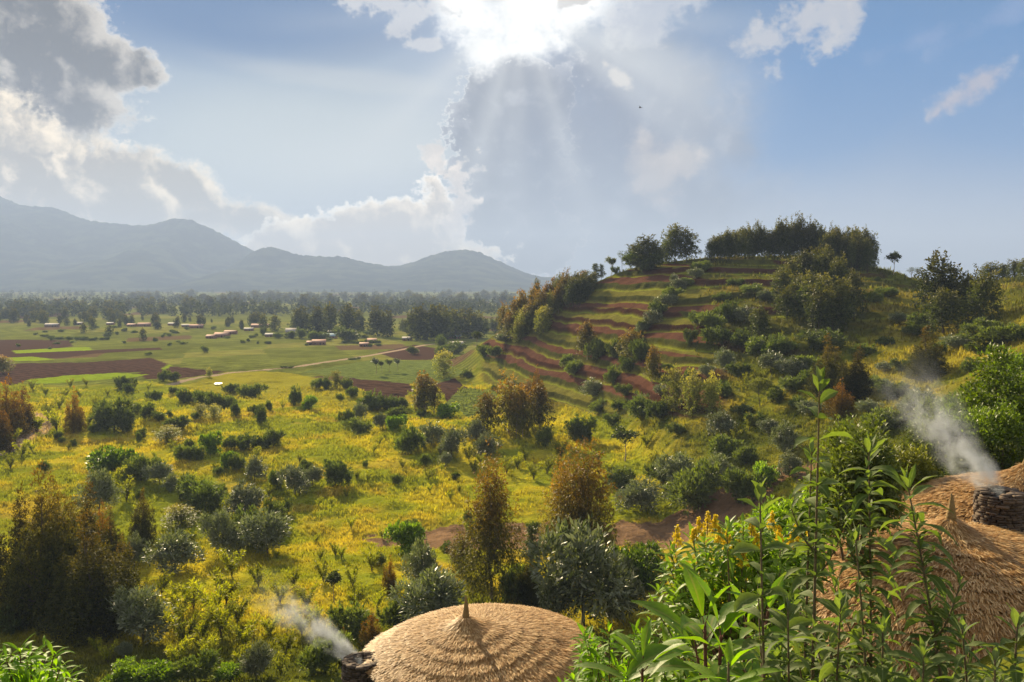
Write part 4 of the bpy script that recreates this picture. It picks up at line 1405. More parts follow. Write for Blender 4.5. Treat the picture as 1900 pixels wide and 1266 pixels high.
# --- bushes strewn over the shaded face of the hill
face = []
for x, y, h, w in [(1320, 612, 36, 40), (1352, 598, 40, 36), (1380, 600, 34, 40), (1375, 640, 34, 44), (1405, 655, 36, 44), (1330, 640, 34, 50), (1430, 690, 40, 50), (1445, 660, 44, 50), (1340, 590, 30, 36), (1300, 606, 28, 40),
                   (1470, 700, 40, 46), (1500, 720, 40, 44), (1465, 725, 30, 40), (1370, 700, 28, 36), (1345, 690, 46, 34), (1440, 745, 34, 34), (1495, 690, 36, 44), (1280, 640, 32, 24), (1310, 700, 26, 30), (1345, 735, 30, 30),
                   (1395, 545, 20, 40), (1365, 530, 14, 30), (1420, 560, 24, 36), (1340, 556, 16, 30), (1620, 560, 22, 30), (1650, 550, 18, 40), (1668, 602, 24, 34), (1640, 640, 18, 30), (1700, 622, 26, 36), (1672, 690, 26, 34), (1640, 690, 20, 30),
                   (1600, 660, 26, 40), (1630, 720, 26, 40), (1660, 740, 34, 50), (1610, 770, 30, 40), (1280, 700, 20, 26), (1240, 690, 18, 24), (1160, 735, 24, 28), (1225, 735, 24, 28), (1150, 760, 22, 30), (1110, 765, 26, 34),
                   (1740, 660, 26, 36), (1770, 650, 30, 40), (1860, 690, 36, 60), (1895, 690, 40, 50), (1820, 660, 24, 40), (1500, 770, 30, 40), (1480, 755, 24, 30), (1380, 770, 26, 34), (1400, 790, 24, 30)]:
    face.append((['bush', 'darkbush', 'silver', 'darkbush'][len(face) % 4], x, y, h, w, "bush growing wild on the shaded face of the terraced hill", "wild bushes on the hill's shaded face"))
plant_px(face)

# --- small things strewn over the sunlit meadow
rg = random.Random(12)
small = []
while len(small) < 120:
    y = 722 + 330 * rg.random() ** 1.1
    x = rg.uniform(60, 1000)
    if y > 980 and x < 260:
        continue
    k = (y - HORIZON) / 250
    small.append((rg.choice(['feather', 'feather', 'bush', 'feather', 'darkbush']), x, y, rg.uniform(10, 22) * k ** 0.8, rg.uniform(9, 18) * k ** 0.8))
plant_px([(k, x, y, h, w if k != 'feather' else None, "small self-sown bush scattered on the sunlit yellow meadow" if k != 'feather' else "small feathery yellow sapling scattered on the sunlit meadow",
           "small bushes strewn over the meadow" if k != 'feather' else "feathery saplings strewn over the meadow") for k, x, y, h, w in small])
feath = []
for x, y, h in [(60, 725, 26), (85, 735, 30), (110, 760, 34), (150, 740, 30), (90, 780, 46), (70, 800, 50), (105, 800, 52), (165, 790, 40), (180, 760, 32), (120, 740, 26), (200, 735, 20), (250, 722, 20), (275, 725, 22), (160, 716, 20), (130, 720, 22), (215, 900, 50), (235, 930, 56),
                (22, 830, 46), (40, 850, 40), (60, 840, 36), (20, 870, 40), (265, 960, 50)]:
    feath.append(('feather', x, y, h, None, "feathery yellow sapling along the far left edge of the meadow", "feathery saplings along the meadow's left edge"))
for x, y, h in [(335, 1150, 80), (360, 1130, 84), (395, 1150, 96), (420, 1120, 84), (345, 1200, 90), (375, 1190, 84), (410, 1180, 92), (330, 1235, 70), (440, 1160, 70), (300, 1105, 60), (455, 1205, 74), (385, 1225, 70), (430, 1070, 66), (480, 1090, 60), (520, 1120, 56),
                (545, 1090, 50), (570, 1130, 60), (600, 1080, 54), (560, 1180, 60), (500, 1180, 56), (530, 1215, 60), (655, 1090, 54), (690, 1060, 56), (660, 1130, 60), (590, 1160, 50), (180, 1210, 46), (200, 1230, 50), (445, 1235, 50), (520, 1250, 44), (700, 1130, 50)]:
    feath.append(('feather', x, y, h, None, "tall feathery yellow-green shrub in the damp hollow left of the near hut", "feathery shrubs in the hollow by the near hut"))
for x, y, h in [(940, 880, 40), (960, 870, 44), (990, 890, 44), (1015, 880, 44), (1040, 876, 44), (1060, 890, 36), (1090, 880, 36), (880, 880, 36), (1110, 860, 30), (1200, 830, 40), (1385, 720, 34), (1390, 800, 46), (1365, 820, 30), (1235, 770, 30), (1040, 850, 44), (975, 855, 36), (870, 856, 36), (1130, 880, 40)]:
    feath.append(('feather', x, y, h, None, "feathery yellow sapling below the mound, on the way to the shaded slope", "feathery saplings below the mound"))
plant_px(feath)

# --- belts of trees across the plain
rg = random.Random(5)
belt = []
for i in range(58):                                   # dark belt behind the village
    x = rg.uniform(225, 930)
    base = np.interp(x, [225, 420, 500, 620, 760, 930], [606, 612, 616, 622, 628, 626]) - rg.uniform(0, 14)
    top = np.interp(x, [225, 330, 420, 500, 620, 700, 800, 860, 930], [574, 580, 586, 572, 566, 574, 570, 580, 580])
    h = (base - top) * rg.uniform(0.45, 0.86)
    belt.append((x, base, h, h * rg.uniform(0.38, 0.6)))
for x, b, h, w in [(780, 632, 56, 34), (805, 632, 60, 36), (825, 630, 54, 30), (868, 626, 46, 40), (885, 628, 44, 30), (845, 628, 48, 26), (590, 622, 48, 26), (645, 622, 52, 28), (700, 624, 48, 26), (560, 618, 44, 26), (610, 620, 50, 24)]:
    belt.append((x, b, h, w))
g1 = [('belt', x, y, h, w, "tall dark tree in the belt of eucalyptus behind the village", "trees of the belt behind the village") for x, y, h, w in belt]
plant_px(g1)
belt = []
for i in range(95):                                   # hazy far belts
    x = rg.uniform(-20, 960)
    y = np.interp(x, [0, 200, 420, 960], [588, 586, 578, 574]) - rg.uniform(0, 18) ** 1.0
    h = rg.uniform(15, 26) * np.interp(y, [555, 590], [0.7, 1.0])
    belt.append(('belt', x, y, h, h * rg.uniform(0.5, 0.8), "hazy tree in the far belt across the plain", "trees of the far hazy belt"))
for i in range(75):
    x = rg.uniform(200, 980)
    y = rg.uniform(551, 563)
    h = rg.uniform(8, 14)
    belt.append(('belt', x, y, h, h * rg.uniform(0.7, 1.2), "blue hazy tree in the farthest belt below the mountains", "trees of the farthest belt"))
for i in range(36):
    x = rg.uniform(-10, 235)
    y = rg.uniform(590, 607)
    h = rg.uniform(10, 24)
    belt.append(('belt', x, y, h, h * rg.uniform(0.45, 0.7), "dull green tree dotted over the left of the plain", "trees dotted over the left of the plain"))
plant_px(belt)
plant_px([
    ('belt', 155, 618, 17, 8, "first of the small rusty trees standing in the fields"),
    ('belt', 172, 612, 22, 10, "second of the small rusty trees standing in the fields"),
    ('belt', 203, 621, 16, 10, "third of the small rusty trees standing in the fields"),
    ('belt', 266, 632, 20, 9, "fourth of the small rusty trees standing in the fields"),
    ('belt', 292, 611, 15, 13, "round small tree by the village roofs"),
    ('bush', 380, 654, 14, 14, "small bush alone in the pale fields"),
    ('bush', 276, 659, 7, 13, "low dark heap-like bush in the fields"),
    ('bush', 560, 628, 24, 22, "pointed bush before the village, left one of three"),
    ('bush', 580, 632, 24, 22, "pointed bush before the village, middle one of three"),
    ('bush', 596, 632, 18, 22, "pointed bush before the village, right one of three"),
    ('bush', 642, 634, 30, 46, "broad light bush beside the blue-roofed house"),
    ('bush', 542, 628, 16, 16, "bush beside the roofs of the village centre"),
    ('bush', 488, 622, 18, 12, "bush at the edge of the village centre"),
    ('bush', 515, 628, 14, 14, "small bush in the middle of the village"),
])
low = []
for i in range(60):
    x = rg.uniform(20, 720)
    y = np.interp(rg.random(), [0, 1], [608, 648])
    low.append(('darkbush' if i % 3 else 'bush', x, y, rg.uniform(4, 7), rg.uniform(6, 14), "low dark shrub along the field edges of the plain", "low shrubs along the field edges"))
for x in range(98, 205, 9):
    low.append(('darkbush', x + rg.uniform(-3, 3), 632 + rg.uniform(-2, 1), rg.uniform(5, 8), rg.uniform(8, 13), "low dark shrub along the field edges of the plain", "low shrubs along the field edges"))
for x, y in [(530, 683), (540, 683), (658, 667), (666, 666), (524, 683), (651, 668)]:
    low.append(('darkbush', x, y, 4, 9, "low dark hedge shrub beside the earth road", "hedge shrubs beside the earth road"))
for x in range(640, 712, 8):
    low.append(('darkbush', x, 637 + rg.uniform(-2, 2), 6, 9, "low dark shrub along the field edges of the plain", "low shrubs along the field edges"))
plant_px(low)

# ------------------------------------------------------------------ thatched huts
def at_depth(px, py, d):
    r = ray(px, py)
    return np.array([r[0] * d, r[1] * d, CAMZ + r[2] * d])


def straw_mat():
    m, nt, out = new_mat("thatch_straw")
    geo = node(nt, 'ShaderNodeNewGeometry')
    rnd = E(geo.outputs['Random Per Island'])
    c = emix(sstep(rnd, 0.30, 0.9), (0.42, 0.205, 0.042), (0.68, 0.48, 0.23))
    patch = enoise(objco(nt), 1.6, 4, 0.65)
    c = emulc(emix(sstep(patch, 0.50, 0.66) * 0.55, c, (0.34, 0.165, 0.040)), rnd * 0.5 + 0.72)
    c = emix(attr(nt, 'tip', True) * 0.35, c, (0.70, 0.57, 0.34))
    b = bsdf(nt, c, 0.55, 0.35)
    t = node(nt, 'ShaderNodeBsdfTranslucent')
    nt.links.new(emulc(c, (1.0, 0.85, 0.6)).s, t.inputs['Color'])
    mx = node(nt, 'ShaderNodeMixShader')
    mx.inputs[0].default_value = 0.3
    nt.links.new(b.outputs[0], mx.inputs[1])
    nt.links.new(t.outputs[0], mx.inputs[2])
    nt.links.new(mx.outputs[0], out.inputs['Surface'])
    return m


M['straw'] = straw_mat()
_m, _nt, _out = new_mat("thatch_under")
_n = enoise(objco(_nt), 9.0, 5, 0.7)
_b = bsdf(_nt, emix(_n, (0.06, 0.028, 0.010), (0.17, 0.09, 0.035)), 0.95, 0.1, _n, 0.8, 0.05)
_nt.links.new(_b.outputs[0], _out.inputs['Surface'])
M['under'] = _m
_m, _nt, _out = new_mat("chimney_stone")
_geo = node(_nt, 'ShaderNodeNewGeometry')
_n = enoise(objco(_nt), 7.0, 6, 0.65)
_c = emix(E(_geo.outputs['Random Per Island']), (0.050, 0.036, 0.028), (0.15, 0.11, 0.08))
_b = bsdf(_nt, emulc(_c, _n * 1.2 + 0.4), 0.9, 0.2, _n, 0.8, 0.04)
_nt.links.new(_b.outputs[0], _out.inputs['Surface'])
M['stone'] = _m
_m, _nt, _out = new_mat("soot")
_b = bsdf(_nt, (0.012, 0.011, 0.010), 0.95, 0.1)
_nt.links.new(_b.outputs[0], _out.inputs['Surface'])
M['soot'] = _m
_m, _nt, _out = new_mat("spike_straw")
_w = node(_nt, 'ShaderNodeTexWave', wave_type='BANDS', bands_direction='Z')
_w.inputs['Scale'].default_value = 9.0
_w.inputs['Distortion'].default_value = 1.5
_b = bsdf(_nt, emix(E(_w.outputs['Fac']), (0.20, 0.12, 0.045), (0.40, 0.28, 0.12)), 0.8, 0.2, E(_w.outputs['Fac']), 0.6, 0.03)
_nt.links.new(_b.outputs[0], _out.inputs['Surface'])
M['spike'] = _m


def roof_fn(lobes, ring, seed, knee):
    """height of a thatched dome over its apex; lobes: (x, y, z, slope, curve)"""
    def fn(x, y, rings=True):
        r0 = np.hypot(x, y)
        z = None
        for lx, ly, lz, sl_, cu in lobes:
            r = np.hypot(x - lx, y - ly)
            d_ = lz - sl_ * np.sqrt(r * r + 0.04) - cu * r * r - 0.32 * np.maximum(r - knee, 0) ** 2
            z = d_ if z is None else smax(z, d_, 0.25)
        z = z + 0.50 * np.exp(-(r0 / 0.50) ** 1.2)
        if rings:
            ph = r0 / ring + 0.35 * (fbm(x + 50, y + 50, 2.2, 2, seed) - 0.5) + 0.10 * np.sin(3 * np.arctan2(y, x) + seed)
            fr = ph - np.floor(ph)
            z = z + 0.06 * (fr ** 1.5) * smst(r0, 0.5, 0.9) + 0.05 * (fbm(x, y, 0.5, 2, seed + 1) - 0.5)
        return z
    return fn


def make_hut(name, label, apex, lobes, rmax, n_straw, seed, chimney=None, spike_h=0.95, ring=0.72, wall_h=1.6, group=None, knee=3.8, off=(0, 0)):
    rng = np.random.default_rng(seed)
    fn = roof_fn(lobes, ring, seed, knee)
    root = bpy.data.objects.new(name, None)
    COL.objects.link(root)
    root.location = apex
    tag(root, label, 'hut', group)
    # underlay of the thatch
    nr, na = 90, 180
    r = np.linspace(0.0, 1.0, nr)
    a = np.linspace(0, 2 * math.pi, na, endpoint=False)
    RR, AA = np.meshgrid(r, a, indexing='ij')
    rim = rmax * (1 + 0.03 * np.sin(2 * AA + seed))
    X, Y = RR * rim * np.cos(AA) + off[0] * RR, RR * rim * np.sin(AA) + off[1] * RR
    Z = fn(X, Y)
    V = np.column_stack([X.ravel(), Y.ravel(), Z.ravel()])
    i = np.arange(nr - 1)[:, None] * na
    j = np.arange(na)[None, :]
    j2 = (j + 1) % na
    q = np.stack([i + j, i + na + j, i + na + j2, i + j2], -1).reshape(-1, 4)
    mb = MB()
    mb.add(V, q, 1)
    # a thick lip at the eaves
    e = V[-na:]
    lo = e * np.array([0.97, 0.97, 1]) - np.array([0, 0, 0.28])
    jj = np.arange(na)
    mb.add(np.concatenate([e, lo]), np.stack([jj, jj + na, (jj + 1) % na + na, (jj + 1) % na], -1), 1)
    # the straw
    n = n_straw
    th = rng.uniform(0, 2 * math.pi, n)
    rad = rmax * np.sqrt(rng.uniform(0.0, 1.0, n))
    k = int(n * 0.05)
    rad[:k] = rng.uniform(0.03, 0.8, k)
    x, y = rad * np.cos(th) + off[0] * rad / rmax, rad * np.sin(th) + off[1] * rad / rmax
    ee = 0.05
    gx = (fn(x + ee, y, False) - fn(x - ee, y, False)) / (2 * ee)
    gy = (fn(x, y + ee, False) - fn(x, y - ee, False)) / (2 * ee)
    nx, ny, nz = -gx, -gy, np.ones(n)
    nl = np.sqrt(nx * nx + ny * ny + 1)
    nrm = np.column_stack([nx, ny, nz]) / nl[:, None]
    out = np.column_stack([np.cos(th), np.sin(th), np.zeros(n)])
    dwn = np.column_stack([-gx, -gy, -(gx * gx + gy * gy)])
    dwn = dwn / np.maximum(np.linalg.norm(dwn, axis=1, keepdims=True), 1e-6)
    sweep = np.column_stack([-np.sin(th), np.cos(th), np.zeros(n)]) * rng.normal(0.0, 0.36, n)[:, None]
    dr = 0.6 * out + 0.8 * dwn + sweep + nrm * rng.uniform(0.06, 0.50, n)[:, None]
    dr /= np.linalg.norm(dr, axis=1, keepdims=True)
    # keep straws on the surface
    L = rng.uniform(0.20, 0.46, n)
    L[:k] *= 0.9
    Wd = rng.uniform(0.010, 0.024, n)
    base = np.column_stack([x, y, fn(x, y) + 0.005])
    sd = np.cross(dr, nrm)
    sd /= np.linalg.norm(sd, axis=1, keepdims=True)
    mid = base + dr * (L * 0.55)[:, None]
    tip = base + dr * L[:, None] - nrm * (L * 0.10)[:, None]
    w = (sd * Wd[:, None])
    P = np.stack([base - w, base + w, mid + w * 0.9, mid - w * 0.9, tip + w * 0.35, tip - w * 0.35], 1).reshape(-1, 3)
    b0 = np.arange(n) * 6
    f = np.concatenate([np.stack([b0, b0 + 1, b0 + 2, b0 + 3], -1), np.stack([b0 + 3, b0 + 2, b0 + 4, b0 + 5], -1)])
    mb.add(P, f, 0, np.tile(np.array([0, 0, 0.3, 0.3, 1, 1.0]), n) * np.repeat(rng.uniform(0, 1, n), 6))
    link("thatch_roof", mb.mesh("thatch_roof", [M['straw'], M['under']]), root)
    # round wall under the eaves
    mb = MB()
    ring_a = np.linspace(0, 2 * math.pi, 48)
    c = np.column_stack([rmax * 0.82 * np.cos(ring_a) + off[0] * 0.82, rmax * 0.82 * np.sin(ring_a) + off[1] * 0.82])
    wz = fn(c[:, 0], c[:, 1], False) - 0.15
    v = np.concatenate([np.column_stack([c, np.full(48, wz.min() - wall_h - 2.0)]), np.column_stack([c, wz])])
    jj = np.arange(47)
    mb.add(v, np.stack([jj, jj + 1, jj + 49, jj + 48], -1))
    link("wall", mb.mesh("wall", [M['stone']], True), root)
    # the woven spike on top
    mb = MB()
    z0 = float(fn(np.array([0.0]), np.array([0.0]))[0]) - 0.10
    t = np.linspace(0, 1, 22)
    rr = 0.155 * (1 - t) ** 0.85 + 0.012
    rr = rr * (1 + 0.10 * np.sin(t * 46))
    pts = np.column_stack([0.02 * np.sin(t * 3), 0 * t, z0 + t * spike_h])
    mb.tube(pts, rr, 12)
    sp = link("finial", mb.mesh("finial", [M['spike']], True), root)
    mb = MB()
    ang = np.linspace(0, 2 * math.pi, 20)
    mb.tube(np.column_stack([0.17 * np.cos(ang), 0.17 * np.sin(ang), np.full(20, z0 + 0.05)]), 0.03, 6)
    link("binding", mb.mesh("binding", [M['spike']], True), sp)
    if chimney:
        cx, cyy, ztop, cr, hgt = chimney
        mb = MB()
        ang = np.linspace(0, 2 * math.pi, 24, endpoint=False)
        core = []
        for z in (ztop - hgt, ztop - 0.06):
            core.append(np.column_stack([cx + cr * 0.93 * np.cos(ang), cyy + cr * 0.93 * np.sin(ang), np.full(24, z)]))
        jj = np.arange(24)
        mb.add(np.concatenate(core), np.stack([jj, (jj + 1) % 24, (jj + 1) % 24 + 24, jj + 24], -1))
        inn = np.column_stack([cx + cr * 0.5 * np.cos(ang), cyy + cr * 0.5 * np.sin(ang), np.full(24, ztop - 0.07)])
        mb.add(np.concatenate([core[1], inn]), np.stack([jj, (jj + 1) % 24, (jj + 1) % 24 + 24, jj + 24], -1))
        z = ztop - hgt
        while z < ztop:
            hh = rng.uniform(0.05, 0.11)
            a0 = rng.uniform(0, 1)
            while a0 < 6.28:
                ln = rng.uniform(0.16, 0.42)
                aa = a0 + ln / cr / 2
                rr_ = cr * rng.uniform(0.93, 1.03)
                c = (cx + rr_ * math.cos(aa), cyy + rr_ * math.sin(aa), z + hh / 2)
                mb.box(c, (0.10, ln / 2 * 0.95, hh / 2 * 0.92), aa + rng.normal(0, 0.05))
                a0 += ln / cr
            z += hh
        for _ in range(46):                               # flat stones laid on top
            aa = rng.uniform(0, 6.28)
            q_ = rng.uniform(0.62, 1.0) * cr
            mb.box((cx + q_ * math.cos(aa), cyy + q_ * math.sin(aa), ztop + rng.uniform(0.0, 0.07)), (rng.uniform(0.06, 0.13), rng.uniform(0.08, 0.18), rng.uniform(0.015, 0.04)), rng.uniform(0, 3))
        ch = link("chimney", mb.mesh("chimney", [M['stone']]), root)
        mb = MB()
        fl = [np.column_stack([cx + cr * 0.5 * np.cos(ang), cyy + cr * 0.5 * np.sin(ang), np.full(24, zz)]) for zz in (ztop - 0.075, ztop - 0.7)]
        mb.add(np.concatenate(fl), np.stack([jj, jj + 24, (jj + 1) % 24 + 24, (jj + 1) % 24], -1))
        mb.add(fl[1], [list(range(24))])
        link("flue", mb.mesh("flue", [M['soot']]), ch)
    return root


A1 = at_depth(864, 1166, 36.0)
make_hut("thatched_hut", "thatched hut at the bottom of the picture with a stone chimney at its left edge", A1,
         [(0, 0, 0, 0.10, 0.042), (1.0, 0.5, -0.03, 0.02, 0.042)], 4.75, 80000, 3, chimney=(-4.15, -1.1, -0.95, 0.70, 3.2), knee=3.9, spike_h=1.0, off=(0.75, 0.3))
A2 = at_depth(1763, 992, 26.0)
make_hut("thatched_hut", "thatched hut behind the tall leafy stems, its spike in full view", A2,
         [(0, 0, 0, 0.10, 0.050), (0.6, 0.4, -0.05, 0.04, 0.050)], 5.0, 80000, 8, knee=3.5, spike_h=0.85)
A3 = at_depth(1903, 886, 31.0)
make_hut("thatched_hut", "thatched hut at the right border with a smoking stone chimney in front", A3,
         [(0, 0, 0, 0.09, 0.047)], 5.3, 42000, 15, chimney=(-2.5, -2.8, 0.09, 0.66, 3.0), spike_h=0.5, knee=3.9)


# ------------------------------------------------------------------ smoke
def smoke(label, p0, p1, r0, r1, dens, seed):
    p0, p1 = Vector(p0), Vector(p1)
    ln = (p1 - p0).length
    m, nt, out = new_mat("smoke")
    oc = objco(nt)
    sep = node(nt, 'ShaderNodeSeparateXYZ')
    nt.links.new(oc.s, sep.inputs[0])
    x, y, z = (E(o) for o in sep.outputs)
    wv = enoise(evec(x * 0.55, 4.0 + seed), 1.0, 2, 0.5)
    wz = enoise(evec(x * 0.55, 9.0 + seed), 1.0, 2, 0.5)
    t = x / ln
    y2 = y - (wv - 0.5) * (0.3 + t * 1.3)
    z2 = z - (wz - 0.5) * (0.3 + t * 1.3)
    rad = E.m('SQRT', y2 * y2 + z2 * z2)
    rr = (t ** 0.8) * ((r1 - r0) * 0.62) + r0 * 0.8
    fall = 1.0 - sstep(rad / rr, 0.0, 1.0)
    n = enoise(evec(x * 0.8, y, z), 1.5, 5, 0.6, 0.6)
    puff = sstep(n, 0.42, 0.72)
    fade = (1.0 - sstep(t, 0.3, 1.0)) * sstep(t, 0.0, 0.02)
    dn = fall * puff * fade / (rr * rr * 3.0 + 0.25) * dens
    v = node(nt, 'ShaderNodeVolumePrincipled')
    v.inputs['Color'].default_value = (0.82, 0.88, 0.97, 1)
    v.inputs['Anisotropy'].default_value = 0.1
    nt.links.new(dn.s, v.inputs['Density'])
    nt.links.new(v.outputs[0], out.inputs['Volume'])
    mb = MB()
    tt = np.linspace(0, 1, 12)
    mb.tube(np.column_stack([tt * ln, 0 * tt, 0 * tt]), r0 * 1.1 + (r1 - r0) * tt ** 0.8, 16)
    o = link("smoke", mb.mesh("smoke", [m]))
    o.location = p0
    o.rotation_euler = (p1 - p0).to_track_quat('X', 'Z').to_euler()
    tag(o, label, kind='stuff')


c1 = A1 + np.array([-4.15, -1.1, -1.05])
smoke("pale smoke drifting up and left from the near hut's chimney", c1, at_depth(468, 1075, 39.5), 0.22, 2.4, 7.0, 1.0)
c3 = A3 + np.array([-2.5, -2.8, -0.05])
smoke("thick pale smoke drifting up and left from the right hut's chimney", c3, at_depth(1650, 672, 37.0), 0.32, 3.4, 8.0, 5.0)

# ------------------------------------------------------------------ plants near the camera
def blades(mb, pos, az, pitch, length, width, droop, roll=None, nseg=6, fold=0.22, wave=0.0, rng=RNG, mat=0, peak=0.45, a=0.0):
    """curved lance leaves with a midrib fold; angles in radians, one value per leaf"""
    n = len(pos)
    pos = np.asarray(pos, float)
    az, pitch, length, width, droop = (np.broadcast_to(np.asarray(v, float), (n,)) for v in (az, pitch, length, width, droop))
    roll = np.zeros(n) if roll is None else roll
    s = np.linspace(0, 1, nseg + 1)
    ang = pitch[:, None] - droop[:, None] * s[None, :] ** 1.2
    dx = np.cos(ang) * length[:, None] / nseg
    dz = np.sin(ang) * length[:, None] / nseg
    h = np.concatenate([np.zeros((n, 1)), np.cumsum(dx[:, :-1], 1)], 1)
    v = np.concatenate([np.zeros((n, 1)), np.cumsum(dz[:, :-1], 1)], 1)
    ca, sa = np.cos(az)[:, None], np.sin(az)[:, None]
    cen = pos[:, None, :] + np.stack([h * ca, h * sa, v], -1)
    nrm = np.stack([-np.sin(ang) * ca, -np.sin(ang) * sa, np.cos(ang)], -1)
    side = np.stack([-sa, ca, 0 * sa], -1) * np.ones((1, nseg + 1, 1))
    cr, sr = np.cos(roll)[:, None, None], np.sin(roll)[:, None, None]
    side, nrm = side * cr + nrm * sr, nrm * cr - side * sr
    prof = np.where(s < peak, (s / peak) ** 0.75, (1 - ((s - peak) / (1 - peak)) ** 1.7))
    prof = np.clip(prof, 0.03, 1)
    prof[0] = 0.12
    w = width[:, None] * 0.5 * prof[None, :]
    wv = 0 if wave == 0 else wave * width[:, None, None] * np.sin(s * 14 + rng.uniform(0, 6, (n, 1)))[:, :, None]
    l = cen + side * w[:, :, None] + nrm * (w[:, :, None] * fold * 2 + wv)
    r = cen - side * w[:, :, None] + nrm * (w[:, :, None] * fold * 2 - wv)
    V = np.stack([l, cen, r], 2).reshape(-1, 3)          # n, seg+1, 3
    b = (np.arange(n) * (nseg + 1) * 3)[:, None] + (np.arange(nseg) * 3)[None, :]
    f = np.concatenate([np.stack([b, b + 1, b + 4, b + 3], -1).reshape(-1, 4), np.stack([b + 1, b + 2, b + 5, b + 4], -1).reshape(-1, 4)])
    rib = np.tile(np.array([0.0, 1.0, 0.0]), n * (nseg + 1))
    mb.add(V, f, mat, rib)


def near_leaf_mat(name, c1, c2, rib, back, rough=0.5, spec=0.4, trans=0.45, tcol=(1.5, 1.75, 0.35), vein=60.0):
    m, nt, out = new_mat(name)
    geo = node(nt, 'ShaderNodeNewGeometry')
    rnd = E(geo.outputs['Random Per Island'])
    n = enoise(objco(nt), vein, 3, 0.6)
    c = emulc(emix(rnd, c1, c2), n * 0.7 + 0.65)
    c = emix(sstep(attr(nt, 'tip', True), 0.80, 0.97) * 0.6, c, rib)
    tc = c
    c = emix(E(geo.outputs['Backfacing']) * 0.75, c, back)
    b = bsdf(nt, c, rough, spec, n, 0.25, 0.01)
    t = node(nt, 'ShaderNodeBsdfTranslucent')
    nt.links.new(emulc(tc, tcol).s, t.inputs['Color'])
    mx = node(nt, 'ShaderNodeMixShader')
    mx.inputs[0].default_value = trans
    nt.links.new(b.outputs[0], mx.inputs[1])
    nt.links.new(t.outputs[0], mx.inputs[2])
    nt.links.new(mx.outputs[0], out.inputs['Surface'])
    return m


M['stemleaf'] = near_leaf_mat("stem_plant_leaf", (0.078, 0.115, 0.028), (0.14, 0.175, 0.055), (0.20, 0.24, 0.10), (0.24, 0.26, 0.18), 0.65, 0.22, 0.45, (1.5, 1.7, 0.4))
M['bigleaf'] = near_leaf_mat("big_leaf", (0.09, 0.165, 0.012), (0.16, 0.245, 0.020), (0.26, 0.24, 0.08), (0.14, 0.20, 0.06), 0.5, 0.35, 0.50)
M['flowerleaf'] = near_leaf_mat("flower_bush_leaf", (0.11, 0.18, 0.016), (0.19, 0.27, 0.030), (0.2, 0.24, 0.08), (0.15, 0.19, 0.09), 0.5, 0.35, 0.48)
M['fernleaf'] = near_leaf_mat("drooping_leaf", (0.12, 0.22, 0.010), (0.20, 0.31, 0.016), (0.2, 0.3, 0.05), (0.10, 0.17, 0.03), 0.55, 0.25, 0.52)
M['deadleaf'] = near_leaf_mat("withered_leaf", (0.13, 0.085, 0.055), (0.24, 0.17, 0.12), (0.2, 0.15, 0.1), (0.25, 0.2, 0.16), 0.8, 0.2, 0.25, (1.2, 1.0, 0.7))
M['stem'] = bark_mat("green_brown_stem", (0.085, 0.060, 0.035), (0.20, 0.16, 0.09), 20)
M['redstem'] = bark_mat("reddish_stalk", (0.10, 0.045, 0.035), (0.19, 0.09, 0.06), 20)
_m, _nt, _out = new_mat("yellow_petal")
_geo = node(_nt, 'ShaderNodeNewGeometry')
_b = bsdf(_nt, emix(E(_geo.outputs['Random Per Island']), (0.58, 0.42, 0.015), (0.74, 0.60, 0.04)), 0.6, 0.2)
_t = node(_nt, 'ShaderNodeBsdfTranslucent')
_t.inputs['Color'].default_value = (0.85, 0.62, 0.03, 1)
_mx = node(_nt, 'ShaderNodeMixShader')
_mx.inputs[0].default_value = 0.35
_nt.links.new(_b.outputs[0], _mx.inputs[1])
_nt.links.new(_t.outputs[0], _mx.inputs[2])
_nt.links.new(_mx.outputs[0], _out.inputs['Surface'])
M['petal'] = _m


def gz(x, y): return float(height(np.array([x]), np.array([y]))[0])


